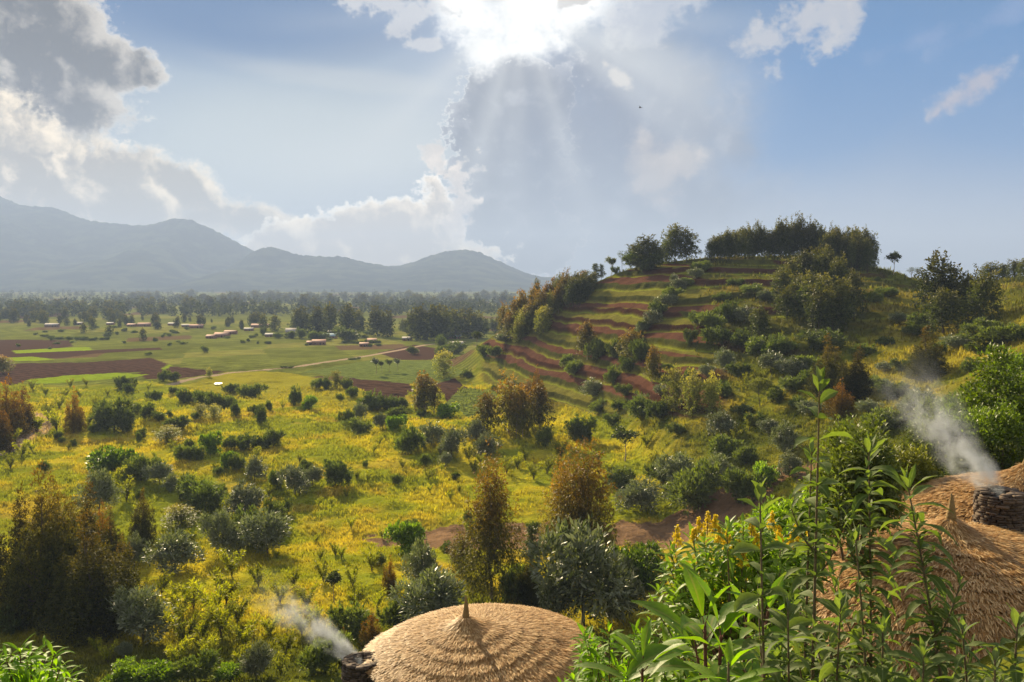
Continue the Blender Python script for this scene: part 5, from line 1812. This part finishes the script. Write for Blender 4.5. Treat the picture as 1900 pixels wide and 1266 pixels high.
def stem_plant(label, top_px, low_px, d, leafL, leafW, seed, node0=0.05, spread=0.0, side_shoots=4, group=None, dead=6, name="tall_leafy_stem"):
    """an upright stem with crossed pairs of lance leaves, densest at the tip"""
    rng = np.random.default_rng(seed)
    top = at_depth(*top_px, d)
    low = at_depth(*low_px, d + 0.1)
    dirv = (top - low) / np.linalg.norm(top - low)
    foot = top - dirv * ((top[2] - gz(low[0], low[1])) / dirv[2] + 0.05)
    Ln = np.linalg.norm(top - foot)
    root = bpy.data.objects.new(name, None)
    COL.objects.link(root)
    root.location = foot
    tag(root, label, 'plant', group)
    up = top - foot
    u = np.linspace(0, 1, 24)
    bend = np.array([rng.normal(0, 0.02), rng.normal(0, 0.02), 0]) * Ln
    path = lambda t: np.outer(t, up) + np.outer(np.sin(np.pi * np.asarray(t)) * 0.5, bend)
    mb = MB()
    mb.tube(path(u), 0.0135 * (1.25 - u), 7)
    lf = MB()
    s, az, k = Ln - 0.012, rng.uniform(0, 3.1), 0
    P, A, PI_, L_, W_, D_ = [], [], [], [], [], []

    def pair(pt, az, pitch, L, Wd, droop):
        for h in (0, math.pi):
            P.append(pt)
            A.append(az + h + rng.normal(0, 0.18))
            PI_.append(pitch + rng.normal(0, 0.12))
            L_.append(L * rng.uniform(0.82, 1.1))
            W_.append(Wd * rng.uniform(0.85, 1.1))
            D_.append(droop + rng.normal(0, 0.2))
    step = node0 * 0.35
    while s > Ln * 0.22:
        pt = path([s / Ln])[0]
        f = min(1.0, k / 4.0)
        g = min(1.0, k / 14.0)
        pair(pt, az, 1.30 - 0.95 * f - 0.25 * g, leafL * (0.50 + 0.5 * f) * (1.0 if k < 12 else 1.05), leafW * (0.55 + 0.45 * f), 0.25 + 0.75 * f + 0.3 * g)
        if k > 4 and rng.random() < 0.75:                 # small leaves of the side buds
            pair(pt, az + 0.2, 0.9, leafL * 0.45, leafW * 0.5, 0.8)
            pair(pt, az + 1.4, 0.7, leafL * 0.38, leafW * 0.45, 0.8)
        az += math.pi / 2 + rng.normal(0, 0.12)
        s -= step
        step = min(step * 1.38, node0)
        k += 1
    blades(lf, P, A, PI_, L_, W_, D_, rng.normal(0, 0.3, len(P)), 6, 0.20, 0.05, rng)
    for i in range(side_shoots):                          # side shoots, each with its own tuft
        t0 = rng.uniform(0.35, 0.80)
        a0 = rng.uniform(0, 6.28)
        ln = rng.uniform(0.25, 0.55) * (1.1 - t0) * 1.6 + 0.10
        b0 = path([t0])[0]
        tt = np.linspace(0, 1, 6)
        pp = b0 + np.column_stack([np.cos(a0) * ln * 0.55 * tt, np.sin(a0) * ln * 0.55 * tt, ln * (0.35 * tt + 0.55 * tt ** 2)])
        mb.tube(pp, 0.006 * (1.2 - tt * 0.7), 5)
        P, A, PI_, L_, W_, D_ = [], [], [], [], [], []
        for j in range(9):
            q = 1 - j / 9
            pt = np.array([np.interp(q, tt, pp[:, c]) for c in range(3)])
            pair(pt, a0 + j * 1.57, 1.15 - 0.11 * j, leafL * (0.4 + 0.04 * j), leafW * (0.42 + 0.04 * j), 0.4 + 0.07 * j)
        blades(lf, P, A, PI_, L_, W_, D_, rng.normal(0, 0.3, len(P)), 5, 0.2, 0.04, rng)
    if dead:
        t0 = rng.uniform(0.22, 0.5, dead * 2)
        blades(lf, path(t0), rng.uniform(0, 6.28, dead * 2), rng.uniform(-0.6, 0.2, dead * 2), leafL * 0.7, leafW * 0.7, rng.uniform(0.6, 1.4, dead * 2), rng.normal(0, 0.8, dead * 2), 5, 0.4, 0.15, rng, mat=1)
    link("stem", mb.mesh("stem", [M['stem']], True), root)
    link("leaves", lf.mesh("leaves", [M['stemleaf'], M['deadleaf']], True), root)
    return root


stem_plant("tallest leafy stem, its tip reaching the rust-coloured tree pair on the hill", (1521, 708), (1507, 1266), 4.2, 0.185, 0.072, 1, 0.115, side_shoots=3)
stem_plant("leafy stem just right of the tallest, slightly shorter", (1612, 832), (1612, 1266), 4.7, 0.20, 0.054, 2, 0.046, side_shoots=5)
stem_plant("thin leafy stem between the tallest and the one before the thatch", (1587, 990), (1584, 1266), 4.3, 0.14, 0.042, 13, 0.07, side_shoots=2)
stem_plant("leafy stem rising before the thatch, left of its spike", (1684, 898), (1716, 1266), 4.2, 0.215, 0.050, 3, 0.042, side_shoots=6)
stem_plant("leafy stem beside the yellow flowers, left of the tallest", (1410, 912), (1424, 1266), 3.9, 0.16, 0.072, 4, 0.11, side_shoots=4, dead=14)
stem_plant("leafy stem close behind the tallest one", (1506, 838), (1496, 1266), 4.9, 0.19, 0.060, 5, 0.07, side_shoots=3)
stem_plant("short leafy shoot low before the thatch, under the spike", (1785, 1168), (1796, 1300), 3.6, 0.15, 0.042, 6, 0.05, side_shoots=6)
stem_plant("leafy shoot at the right border low before the thatch", (1888, 1155), (1880, 1300), 3.4, 0.17, 0.05, 7, 0.055, side_shoots=6)
stem_plant("leafy shoot in the lower right corner", (1846, 1225), (1850, 1320), 3.3, 0.16, 0.05, 8, 0.05, side_shoots=6)
stem_plant("leafy shoot low between the two tall stems", (1560, 1120), (1556, 1300), 3.9, 0.16, 0.05, 9, 0.055, side_shoots=7)
stem_plant("grey leafy shoot low before the left edge of the right thatch", (1638, 1165), (1640, 1300), 3.7, 0.17, 0.05, 10, 0.05, side_shoots=7)
stem_plant("grey leafy shoot at the bottom under the stem before the thatch", (1715, 1215), (1712, 1320), 3.5, 0.16, 0.048, 11, 0.05, side_shoots=6)
stem_plant("leafy shoot low at the foot of the stem by the yellow flowers", (1462, 1130), (1466, 1300), 3.8, 0.17, 0.055, 12, 0.06, side_shoots=7)


def whorl_plant(name, label, cat, tops, d, leafL, leafW, n_leaf, seed, leafmat, stemmat, flowers=(), pitch0=1.25, droop=1.0, shoot_len=0.5, group=None, peak=0.5, petiole=0.12, center=None, nseg=6):
    """a shrub of shoots, each ending in a tuft of long leaves; tops: photo pixels of the shoot tips"""
    rng = np.random.default_rng(seed)
    T = np.array([at_depth(x, y, d + rng.normal(0, 0.05 * d) if len(tops) > 3 else d) for x, y in tops])
    cx, cyy = T[:, 0].mean(), T[:, 1].mean()
    if center is not None:
        c_ = at_depth(*center, d)
        cx, cyy = c_[0], c_[1]
    foot = np.array([cx, cyy, gz(cx, cyy) - 0.05])
    root = bpy.data.objects.new(name, None)
    COL.objects.link(root)
    root.location = foot
    tag(root, label, cat, group)
    st, lf = MB(), MB()
    for t in T - foot:
        u = np.linspace(0, 1, 8)
        base = np.array([t[0] * 0.15, t[1] * 0.15, 0])
        pts = base + np.outer(u, t - base) + np.outer(np.sin(u * math.pi) * 0.25, np.array([-t[0] * 0.4, -t[1] * 0.4, 0]))
        st.tube(pts, 0.022 * (1.15 - 0.85 * u) * max(leafL, 0.2) / 0.35, 6)
        s = np.linspace(0, 1, n_leaf)
        q = 1 - s * min(0.9, shoot_len / np.linalg.norm(t))
        P = np.column_stack([np.interp(q, u, pts[:, c]) for c in range(3)])
        az = np.arange(n_leaf) * 2.39996 + rng.uniform(0, 6.28)
        pit = pitch0 - 1.55 * s ** 0.65 + rng.normal(0, 0.12, n_leaf)
        L = leafL * (0.45 + 0.55 * np.sin(np.pi * np.clip(0.15 + 0.6 * s, 0, 1))) * rng.uniform(0.85, 1.12, n_leaf)
        if petiole:
            e = P + np.column_stack([np.cos(az) * np.cos(pit), np.sin(az) * np.cos(pit), np.sin(pit)]) * (petiole * L)[:, None]
            for i in range(n_leaf):
                st.tube([P[i], e[i]], [0.004, 0.003], 4, 0, False)
            P = e
        blades(lf, P, az, pit - 0.1, L, leafW * L / leafL, droop * (0.35 + 0.75 * s) + rng.normal(0, 0.15, n_leaf), rng.normal(0, 0.25, n_leaf), nseg, 0.16, 0.035, rng, 0, peak)
    link("stem", st.mesh("stem", [stemmat], True), root)
    link("leaves", lf.mesh("leaves", [leafmat], True), root)
    for (x, y, h) in flowers:
        p = at_depth(x, y, d * 0.94) - foot
        hm = h * d / F
        mb = MB()
        u = np.linspace(0, 1, 6)
        ax = np.outer(u, np.array([0, 0, -hm])) + p
        mb.tube(ax, 0.006, 5, 1)
        for k in range(9):                                 # branchlets carrying yellow heads
            f = k / 9
            nb = 3 + int(3 * f)
            for a in rng.uniform(0, 6.28, nb):
                r = hm * (0.04 + 0.24 * f) * rng.uniform(0.5, 1.1)
                c = p + np.array([math.cos(a) * r, math.sin(a) * r, -hm * f * 0.9 + rng.normal(0, 0.01)])
                nn = 7
                pos = np.repeat(c[None], nn, 0) + rng.normal(0, 0.008, (nn, 3))
                leaf_cards(mb, pos, unit(rng, nn), unit(rng, nn), 0.030, 0.026, 0, 0)
        link("flower_spike", mb.mesh("flower_spike", [M['petal'], M['stem']]), root)
    return root


rg2 = np.random.default_rng(3)


def scatter_px(poly_pts, n, rng):
    P = np.array(poly_pts, float)
    out = []
    while len(out) < n:
        x, y = rng.uniform(P[:, 0].min(), P[:, 0].max()), rng.uniform(P[:, 1].min(), P[:, 1].max())
        if inpoly(np.array([x]), np.array([y]), P)[0]:
            out.append((x, y))
    return out


fl = [(x, y - 8, h * 0.8) for x, y, h in [(1256, 986, 46), (1297, 972, 40), (1313, 960, 50), (1288, 990, 30), (1334, 985, 40), (1350, 992, 46), (1372, 1012, 40), (1380, 1030, 42), (1395, 975, 36), (1432, 960, 40), (1445, 985, 44), (1478, 985, 42), (1468, 1000, 36), (1405, 1000, 40), (1328, 965, 34), (1500, 990, 36)]]
whorl_plant("flowering_bush", "big green bush with yellow flower spikes behind the leafy stems", 'bush',
            scatter_px([(1222, 1060), (1250, 1010), (1300, 980), (1390, 950), (1480, 955), (1505, 1000), (1490, 1180), (1400, 1200), (1210, 1180), (1205, 1120)], 120, rg2), 13.0, 0.34, 0.085, 18, 21,
            M['flowerleaf'], M['stem'], fl, droop=1.2, shoot_len=0.42, petiole=0, center=(1370, 1100), nseg=5)
whorl_plant("big_leaved_plant", "big-leaved plant with drooping broad leaves and reddish stalks in the middle of the green thicket", 'plant', [(1308, 1160), (1338, 1180)], 5.6, 0.50, 0.155, 17, 31, M['bigleaf'], M['redstem'], droop=1.5, shoot_len=0.55, petiole=0.22, nseg=8)
whorl_plant("big_leaved_plant", "big-leaved plant near the thatch at the bottom, with upright fresh top leaves", 'plant', [(1192, 1232)], 5.4, 0.40, 0.115, 17, 32, M['bigleaf'], M['redstem'], droop=1.35, shoot_len=0.45, petiole=0.2, nseg=8)
whorl_plant("big_leaved_plant", "bright narrow-leaved tuft at the very bottom of the green thicket", 'plant', [(1352, 1232)], 3.6, 0.26, 0.05, 14, 33, M['fernleaf'], M['stem'], droop=0.8, shoot_len=0.3, petiole=0.05, nseg=8)
whorl_plant("big_leaved_plant", "big-leaved plant half hidden behind the drooping broad-leaved one", 'plant', [(1385, 1150), (1425, 1135), (1290, 1200)], 7.0, 0.42, 0.12, 17, 34, M['bigleaf'], M['redstem'], droop=1.3, shoot_len=0.5, petiole=0.2, nseg=7)
whorl_plant("leafy_shrub", "bright green shrub against the right side of the near hut's thatch", 'shrub',
            scatter_px([(1062, 1175), (1110, 1160), (1200, 1165), (1230, 1200), (1210, 1290), (1020, 1300), (1040, 1250), (1075, 1230)], 52, rg2), 13.5, 0.26, 0.075, 15, 41, M['fernleaf'], M['stem'], droop=0.9, shoot_len=0.36, petiole=0, nseg=5)
whorl_plant("leafy_shrub", "green shrub filling the bottom between the big-leaved plants", 'shrub',
            scatter_px([(1190, 1235), (1260, 1190), (1330, 1230), (1420, 1180), (1500, 1200), (1520, 1300), (1180, 1310)], 44, rg2), 7.5, 0.24, 0.07, 15, 42, M['flowerleaf'], M['stem'], droop=1.0, shoot_len=0.32, petiole=0, nseg=5)
whorl_plant("leafy_shrub", "dull green shrub under the leafy stems before the right thatch", 'shrub',
            scatter_px([(1440, 1190), (1520, 1160), (1560, 1215), (1700, 1255), (1900, 1255), (1920, 1310), (1440, 1310)], 54, rg2), 5.2, 0.19, 0.045, 15, 43, M['stemleaf'], M['stem'], droop=1.0, shoot_len=0.25, petiole=0, nseg=5)
# drooping tree at the lower left corner
tops = [(20, 1212), (36, 1206), (58, 1212), (82, 1202), (50, 1222), (12, 1222), (100, 1216), (76, 1228), (30, 1238), (112, 1240), (128, 1252), (90, 1252), (60, 1250), (20, 1256), (-15, 1220), (-10, 1245), (138, 1262), (105, 1268), (45, 1272), (75, 1276), (0, 1275)]
whorl_plant("drooping_shrub", "bright green shrub with arching drooping leaves in the lower left corner", 'shrub', tops, 20.0, 0.62, 0.11, 17, 51, M['fernleaf'], M['redstem'], droop=2.3, shoot_len=0.6, petiole=0, pitch0=1.0, center=(50, 1240), nseg=6)


# ------------------------------------------------------------------ trees and bushes round the right-hand huts: fine leaves
def near_tree(name, label, cat, px, py_top, d, h_px, w_px, leaf_m, n_tw, per, matk, seed, lobes=None, group=None, aspect=0.42, droop=0.1):
    rng = np.random.default_rng(seed)
    top = at_depth(px, py_top, d)
    h = h_px * d / F
    w = w_px * d / F
    z0 = gz(top[0], top[1])
    root = bpy.data.objects.new(name, None)
    COL.objects.link(root)
    root.location = (top[0], top[1], z0 - 0.05)
    tag(root, label, cat, group)
    zt = top[2] - z0
    lb = lobes_round(rng, 9, 0.5, 0.5, 0.5) if lobes is None else lobes
    lb = [(l[0] * w, l[1] * w, zt - h + l[2] * h, l[3] * w, l[4] * w, l[5] * h) for l in lb]
    mb = MB()
    crown(mb, rng, lb, n_tw, per, leaf_m * 0.75, leaf_m, aspect, 0.35, droop, 0.22, lump=0.18)
    link("crown", mb.mesh("crown", [M[matk]]), root)
    link("trunk", trunk_mesh("trunk", M['bark'], zt * 0.9, 0.018 * zt + 0.02, lb, rng), root)
    return root


M['olive'] = leaf_mat("olive_leaf", (0.06, 0.095, 0.012), (0.12, 0.165, 0.020), None, 0.5, 0.4, 0.42, (1.4, 1.5, 0.3))
cone = [(0, 0, 0.85, 0.16, 0.16, 0.16), (0.05, 0, 0.66, 0.30, 0.30, 0.20), (-0.12, 0.05, 0.46, 0.36, 0.36, 0.24), (0.16, -0.05, 0.40, 0.34, 0.34, 0.24), (0, 0, 0.2, 0.46, 0.46, 0.24), (-0.25, 0, 0.2, 0.3, 0.3, 0.2), (0.28, 0, 0.18, 0.3, 0.3, 0.2)]
near_tree("broadleaf_tree", "tall bright green broadleaf tree at the right border above the huts", 'tree', 1852, 645, 52, 260, 200, 0.30, 1500, 11, 'olive', 61, cone)
near_tree("creeper_mound_tree", "creeper-draped round tree below the broadleaf tree", 'tree', 1816, 738, 44, 180, 130, 0.22, 1300, 10, 'olive', 62)
near_tree("creeper_mound_tree", "creeper-draped tree seen through the smoke", 'tree', 1740, 738, 46, 190, 120, 0.22, 1300, 10, 'bush', 63)
near_tree("broadleaf_bush", "glossy bush between the tall stems and the smoke", 'bush', 1590, 768, 26, 240, 170, 0.15, 2300, 10, 'bush', 64)
near_tree("broadleaf_bush", "dark bush behind the right thatch, under the smoke", 'bush', 1700, 828, 40, 190, 150, 0.20, 1500, 10, 'darkL', 65) if 'darkL' in M else near_tree("broadleaf_bush", "dark bush behind the right thatch, under the smoke", 'bush', 1700, 828, 40, 190, 150, 0.20, 1500, 10, 'dark', 65)
near_tree("broadleaf_bush", "dark bush between the smoke and the right border, behind the rear thatch", 'bush', 1862, 790, 42, 180, 170, 0.20, 1500, 10, 'dark', 66)
near_tree("broadleaf_bush", "dark bush behind the smoke", 'bush', 1780, 800, 44, 160, 140, 0.20, 1300, 10, 'dark', 67)
near_tree("broadleaf_bush", "olive bush with small leaves beside the smoke", 'bush', 1645, 800, 34, 200, 120, 0.17, 1300, 10, 'pale', 68)
near_tree("broadleaf_bush", "leafy bush behind the yellow flowers and the tallest stem", 'bush', 1450, 910, 24, 160, 120, 0.15, 1700, 10, 'fresh', 69)
near_tree("broadleaf_bush", "yellow-green bush on the slope right of the smoke", 'bush', 1900, 640, 75, 150, 120, 0.35, 700, 10, 'fresh', 70)
near_tree("broadleaf_bush", "dark bush low on the slope left of the thatch", 'bush', 1620, 930, 30, 180, 140, 0.17, 1300, 10, 'dark', 71)

# ------------------------------------------------------------------ village, odds and ends, grass
def flat_mat(name, c1, c2, scale=1.5, rough=0.85, spec=0.2):
    m, nt, out = new_mat(name)
    n = enoise(objco(nt), scale, 5, 0.6)
    b = bsdf(nt, emix(n, c1, c2), rough, spec, n, 0.2, 0.05)
    nt.links.new(b.outputs[0], out.inputs['Surface'])
    return m


M['mud'] = flat_mat("mud_wall", (0.17, 0.085, 0.05), (0.28, 0.15, 0.09))
M['lime'] = flat_mat("pale_wall", (0.34, 0.25, 0.18), (0.48, 0.38, 0.30))
M['tin'] = flat_mat("tin_roof", (0.22, 0.20, 0.185), (0.40, 0.375, 0.35), 0.8, 0.85, 0.15)
M['bluetin'] = flat_mat("blue_grey_roof", (0.25, 0.36, 0.42), (0.34, 0.42, 0.46), 0.8, 0.85, 0.15)
M['clay'] = flat_mat("clay_roof", (0.26, 0.14, 0.10), (0.42, 0.27, 0.21), 1.2)
M['hole'] = flat_mat("dark_opening", (0.02, 0.016, 0.012), (0.04, 0.03, 0.025))
M['sheet'] = flat_mat("white_sheet", (0.85, 0.85, 0.85), (0.9, 0.9, 0.9), 1.0, 0.4, 0.5)


def house(label, px, py, w_px, h_px, roofm, wallm, rot, depth=5.0):
    g = ground_at([(px, py)])[0]
    dep = g[1]
    w = w_px * dep / F
    hw = max(1.7, h_px * dep / F * 0.55)
    hr = max(0.9, h_px * dep / F * 0.45)
    root = bpy.data.objects.new("village_house", None)
    COL.objects.link(root)
    root.location = g[:3]
    root.rotation_euler = (0, 0, rot)
    tag(root, label, 'house', 'houses of the village')
    mb = MB()
    mb.box((0, 0, hw / 2 - 0.4), (w / 2, depth / 2, hw / 2 + 0.4))
    mb.add([(-w / 2, -depth / 2, hw), (-w / 2, depth / 2, hw), (-w / 2, 0, hw + hr * 0.93)], [[0, 1, 2]])
    mb.add([(w / 2, -depth / 2, hw), (w / 2, depth / 2, hw), (w / 2, 0, hw + hr * 0.93)], [[0, 2, 1]])
    link("wall", mb.mesh("wall", [M[wallm]]), root)
    mb = MB()
    o, e = 0.35, 0.4
    for s in (-1, 1):
        y0, z0 = s * (depth / 2 + e), hw - hr * e / (depth / 2)
        v = [(-w / 2 - o, y0, z0), (w / 2 + o, y0, z0), (w / 2 + o, 0, hw + hr), (-w / 2 - o, 0, hw + hr)]
        v += [(a, b, c + 0.10) for a, b, c in v]
        mb.add(v, [[0, 1, 2, 3], [4, 7, 6, 5], [0, 4, 5, 1], [1, 5, 6, 2], [2, 6, 7, 3], [3, 7, 4, 0]])
    link("roof", mb.mesh("roof", [M[roofm]]), root)
    mb = MB()
    mb.box((w * 0.1, -depth / 2 - 0.01, min(hw * 0.42, 1.0)), (0.45, 0.05, min(hw * 0.42, 1.0)))
    link("door", mb.mesh("door", [M['hole']]), root)
    for x in (-0.28, 0.34):
        mb = MB()
        mb.box((w * x, -depth / 2 - 0.01, hw * 0.55), (0.35, 0.05, 0.35))
        link("window", mb.mesh("window", [M['hole']]), root)


HS = [("long white-roofed house alone at the left of the plain", 97, 607, 24, 7, 'tin', 'mud', 0.05),
      ("small pale-roofed house between the lone white one and the row", 146, 603, 15, 5, 'tin', 'mud', 0.1),
      ("low house at the left end of the village row", 205, 603, 12, 4, 'tin', 'mud', 0.0),
      ("brown-roofed house in the village row", 245, 606, 16, 5, 'clay', 'mud', -0.1),
      ("wide pale roof in the village row by the round rusty tree", 268, 606, 22, 7, 'clay', 'mud', 0.1),
      ("house with a thin pale roof right of the round rusty tree", 322, 604, 18, 5, 'tin', 'mud', 0.0),
      ("small tin-roofed house left of the gabled one in the village row", 345, 607, 14, 5, 'tin', 'mud', 0.2),
      ("gabled pale-roofed house at the right end of the village row", 364, 609, 24, 7, 'clay', 'mud', 0.35),
      ("red-walled house lowest of the clay-roofed cluster", 392, 628, 16, 6, 'clay', 'mud', -0.2),
      ("large clay-roofed house in the front cluster", 412, 626, 28, 9, 'clay', 'mud', -0.25),
      ("clay-roofed house behind the front cluster", 428, 620, 22, 7, 'clay', 'mud', -0.1),
      ("pale roof at the upper side of the clay-roofed cluster", 462, 614, 16, 5, 'tin', 'mud', 0.1),
      ("dark-roofed house among the trees behind the clay-roofed cluster", 483, 608, 32, 7, 'clay', 'mud', 0.0),
      ("low white-roofed house right of the clay-roofed cluster", 502, 625, 18, 6, 'tin', 'mud', 0.1),
      ("two-storey looking pale house under the belt of trees", 541, 622, 20, 13, 'tin', 'lime', 0.15),
      ("house with a bluish roof beside the broad light bush", 612, 628, 26, 9, 'bluetin', 'mud', -0.1),
      ("pale roof peeping over the bluish-roofed house", 613, 620, 14, 6, 'tin', 'mud', 0.1),
      ("pink-walled house with a flat pale roof before the bluish one", 592, 640, 24, 10, 'clay', 'mud', 0.2),
      ("small brown shed beside the pink-walled house", 575, 640, 10, 6, 'clay', 'mud', 0.1),
      ("small mud house at the hedge right of the broad light bush", 690, 636, 16, 8, 'clay', 'mud', 0.2),
      ("mud hut half hidden by the hedge", 676, 643, 16, 6, 'clay', 'mud', 0.0),
      ("white-roofed house standing alone under the dark trees", 756, 632, 18, 6, 'tin', 'mud', 0.1),
      ("long tin-roofed house at the foot of the terraced hill", 846, 642, 26, 8, 'tin', 'lime', 0.5),
      ("grey-roofed house behind the long tin-roofed one", 842, 628, 26, 6, 'bluetin', 'mud', 0.1)]
for h_ in HS:
    house(*h_)

# white sheet drying in the meadow
g = ground_at([(405, 713)])[0]
mb = MB()
xs, ys = np.meshgrid(np.linspace(-1.5, 1.5, 16), np.linspace(-1.0, 1.0, 10))
zs = 0.30 + 0.05 * np.sin(xs * 5) * np.cos(ys * 4) + 0.12 * ys
V = np.column_stack([xs.ravel(), ys.ravel(), zs.ravel()])
ix = np.arange(160).reshape(10, 16)
q = np.stack([ix[:-1, :-1], ix[:-1, 1:], ix[1:, 1:], ix[1:, :-1]], -1).reshape(-1, 4)
mb.add(V, q)
mb.add(V - np.array([0, 0, 0.02]), q[:, ::-1])
tag(link("white_sheet", mb.mesh("white_sheet", [M['sheet']], True), None, g[:3]), "bright white sheet lying on the grass of the far meadow", 'sheet')

# a bird in the sky
_p = at_depth(1188, 200, 120.0)
mb = MB()
for s in (-1, 1):
    t = np.linspace(0, 1, 6)
    lead = np.column_stack([s * t * 0.42, 0.06 - 0.10 * t, 0.16 * np.sin(t * 2.2)])
    trail = lead + np.column_stack([0 * t, -0.16 * (1 - t) - 0.02, 0 * t])
    v = np.concatenate([lead, trail])
    k = np.arange(5)
    mb.add(v, np.stack([k, k + 1, k + 7, k + 6], -1))
u = np.linspace(0, 1, 9)
mb.tube(np.column_stack([0 * u, 0.28 - 0.56 * u, 0.02 * np.sin(u * 3)]), 0.01 + 0.055 * np.sin(np.pi * u ** 0.8), 8)
b_ = link("bird", mb.mesh("bird", [M['hole']], True), None, _p, (0.1, 0.2, 0.7))
tag(b_, "small dark bird gliding below the bright gap in the clouds", 'bird')


# ------------------------------------------------------------------ grass and herbs
def grass_mat():
    m, nt, out = new_mat("grass_blade")
    geo = node(nt, 'ShaderNodeNewGeometry')
    rnd = E(geo.outputs['Random Per Island'])
    c = emulc(attr(nt, 'soil'), rnd * 0.5 + 0.85)
    b = bsdf(nt, c, 0.6, 0.25)
    t = node(nt, 'ShaderNodeBsdfTranslucent')
    nt.links.new(emulc(c, (1.3, 1.25, 0.7)).s, t.inputs['Color'])
    mx = node(nt, 'ShaderNodeMixShader')
    mx.inputs[0].default_value = 0.5
    nt.links.new(b.outputs[0], mx.inputs[1])
    nt.links.new(t.outputs[0], mx.inputs[2])
    nt.links.new(mx.outputs[0], out.inputs['Surface'])
    return m


GRASS = grass_mat()


def grass(name, label, n, ylo, yhi, hlo, hhi, seed, per=5, lean=0.5, wid=0.10, ulim=0.72, test=None):
    rng = np.random.default_rng(seed)
    y = np.exp(rng.uniform(math.log(ylo), math.log(yhi), n))
    x = rng.uniform(-ulim, ulim, n) * y
    z, px, s, hq, tm = height(x, y, True)
    col = ground_colour(x, y, z, px, s, hq, tm)
    ok = (col[:, 1] > col[:, 0] * 0.62)                     # no grass on bare soil
    dens = fbm(x, y, 7, 3, seed)
    ok &= (dens > 0.34)
    if test is not None:
        ok &= test(x, y, px, s, tm)
    x, y, z, col, dens = x[ok], y[ok], z[ok], col[ok], dens[ok]
    n = len(x)
    h = rng.uniform(hlo, hhi, n) * (0.5 + 1.1 * dens) * np.clip(y / 150, 0.75, 1.6)
    N = n * per
    P = np.column_stack([x, y, z - 0.04])
    P = np.repeat(P, per, 0) + np.column_stack([rng.normal(0, 0.22, N), rng.normal(0, 0.22, N), np.zeros(N)])
    H = np.repeat(h, per) * rng.uniform(0.6, 1.15, N)
    az = rng.uniform(0, 2 * math.pi, N)
    le = rng.uniform(0.1, lean, N) * H
    sx, sy = -np.sin(az), np.cos(az)
    ori = rng.uniform(0, 2 * math.pi, N)
    w = wid * np.clip(H / 0.5, 0.6, 2) * rng.uniform(0.6, 1.3, N)
    wx, wy = np.cos(ori) * w / 2, np.sin(ori) * w / 2
    b1 = P + np.column_stack([wx, wy, 0 * w])
    b2 = P - np.column_stack([wx, wy, 0 * w])
    mid = P + np.column_stack([np.cos(az) * le * 0.35, np.sin(az) * le * 0.35, H * 0.6])
    m1 = mid + np.column_stack([wx, wy, 0 * w]) * 0.9
    m2 = mid - np.column_stack([wx, wy, 0 * w]) * 0.9
    tip = P + np.column_stack([np.cos(az) * le, np.sin(az) * le, H])
    V = np.stack([b1, b2, m2, m1, tip], 1).reshape(-1, 3)
    i = np.arange(N) * 5
    quad = np.stack([i, i + 1, i + 2, i + 3], -1)
    tri = np.stack([i + 3, i + 2, i + 4], -1)
    flat = np.concatenate([quad.ravel(), tri.ravel()])
    lt = np.concatenate([np.full(N, 4), np.full(N, 3)])
    ls = np.concatenate([[0], np.cumsum(lt)[:-1]])
    vcol = np.repeat(np.repeat(col * rng.uniform(0.82, 1.22, (n, 1)), per, 0), 5, 0)
    C = np.column_stack([np.clip(vcol * 1.0, 0, 0.6), np.ones(len(V))])
    me = mesh_np(name, V, flat, ls, lt, [GRASS], None, {'soil': ('FLOAT_COLOR', C)})
    tag(link(name, me), label, kind='stuff')


grass("meadow_grass", "long yellow-green grass of the valley meadow", 110000, 84, 345, 0.28, 0.62, 71, test=lambda x, y, px, s, tm: (tm < 0.3))
grass("slope_grass", "rough grass and herbs on the terraced hill", 26000, 130, 345, 0.4, 0.9, 72, per=5, test=lambda x, y, px, s, tm: (px > 1000) & (tm > 0.05) & ((px > 1290) | (tm < 0.4)))
grass("herb_cover", "leafy herbs covering the slope below the huts", 26000, 24, 110, 0.35, 0.75, 73, per=6, wid=0.14)


# the far woods on the plain, one mass of crowns in the haze
def far_wood():
    rng = np.random.default_rng(91)
    mb = MB()
    n = 2600
    y = np.exp(rng.uniform(math.log(1150), math.log(4000), n))
    x = rng.uniform(-0.66, 0.16, n) * y
    stripe = fbm(x * 0.35, y, 260, 3, 92)
    ok = (stripe + 0.06 * smst(y, 1200, 3500) > 0.55) | (rng.random(n) < 0.06)
    x, y = x[ok], y[ok]
    z = height(x, y)
    k = len(x)
    h = rng.uniform(9, 20, k)
    per = 26
    c = np.column_stack([x, y, z + h * 0.5])
    d_ = unit(rng, k * per)
    pos = np.repeat(c, per, 0) + d_ * np.column_stack([np.repeat(h * rng.uniform(0.25, 0.5, k), per)] * 2 + [np.repeat(h * 0.5, per)]) * rng.uniform(0.5, 1, (k * per, 1))
    L = np.repeat(h, per) * 0.30
    leaf_cards(mb, pos, unit(rng, k * per), d_ + unit(rng, k * per) * 0.5, L, L * 0.7)
    tag(link("far_wood", mb.mesh("far_wood", [M['belt']])), "hazy blue-green woods spread over the far plain below the mountains", kind='stuff')


far_wood()

# ------------------------------------------------------------------ the air
def build_haze():
    m, nt, out = new_mat("haze")
    v = node(nt, 'ShaderNodeVolumePrincipled')
    v.inputs['Color'].default_value = (0.40, 0.53, 0.84, 1)
    v.inputs['Density'].default_value = HAZE
    v.inputs['Anisotropy'].default_value = 0.12
    nt.links.new(v.outputs[0], out.inputs['Volume'])
    b = MB()
    b.box((0, 5600, 382), (9500, 6500, 394))
    o = link("haze", b.mesh("haze", [m]))
    tag(o, "pale blue haze in the air over the valley", kind='stuff')


HAZE = 1.6e-4
build_haze()
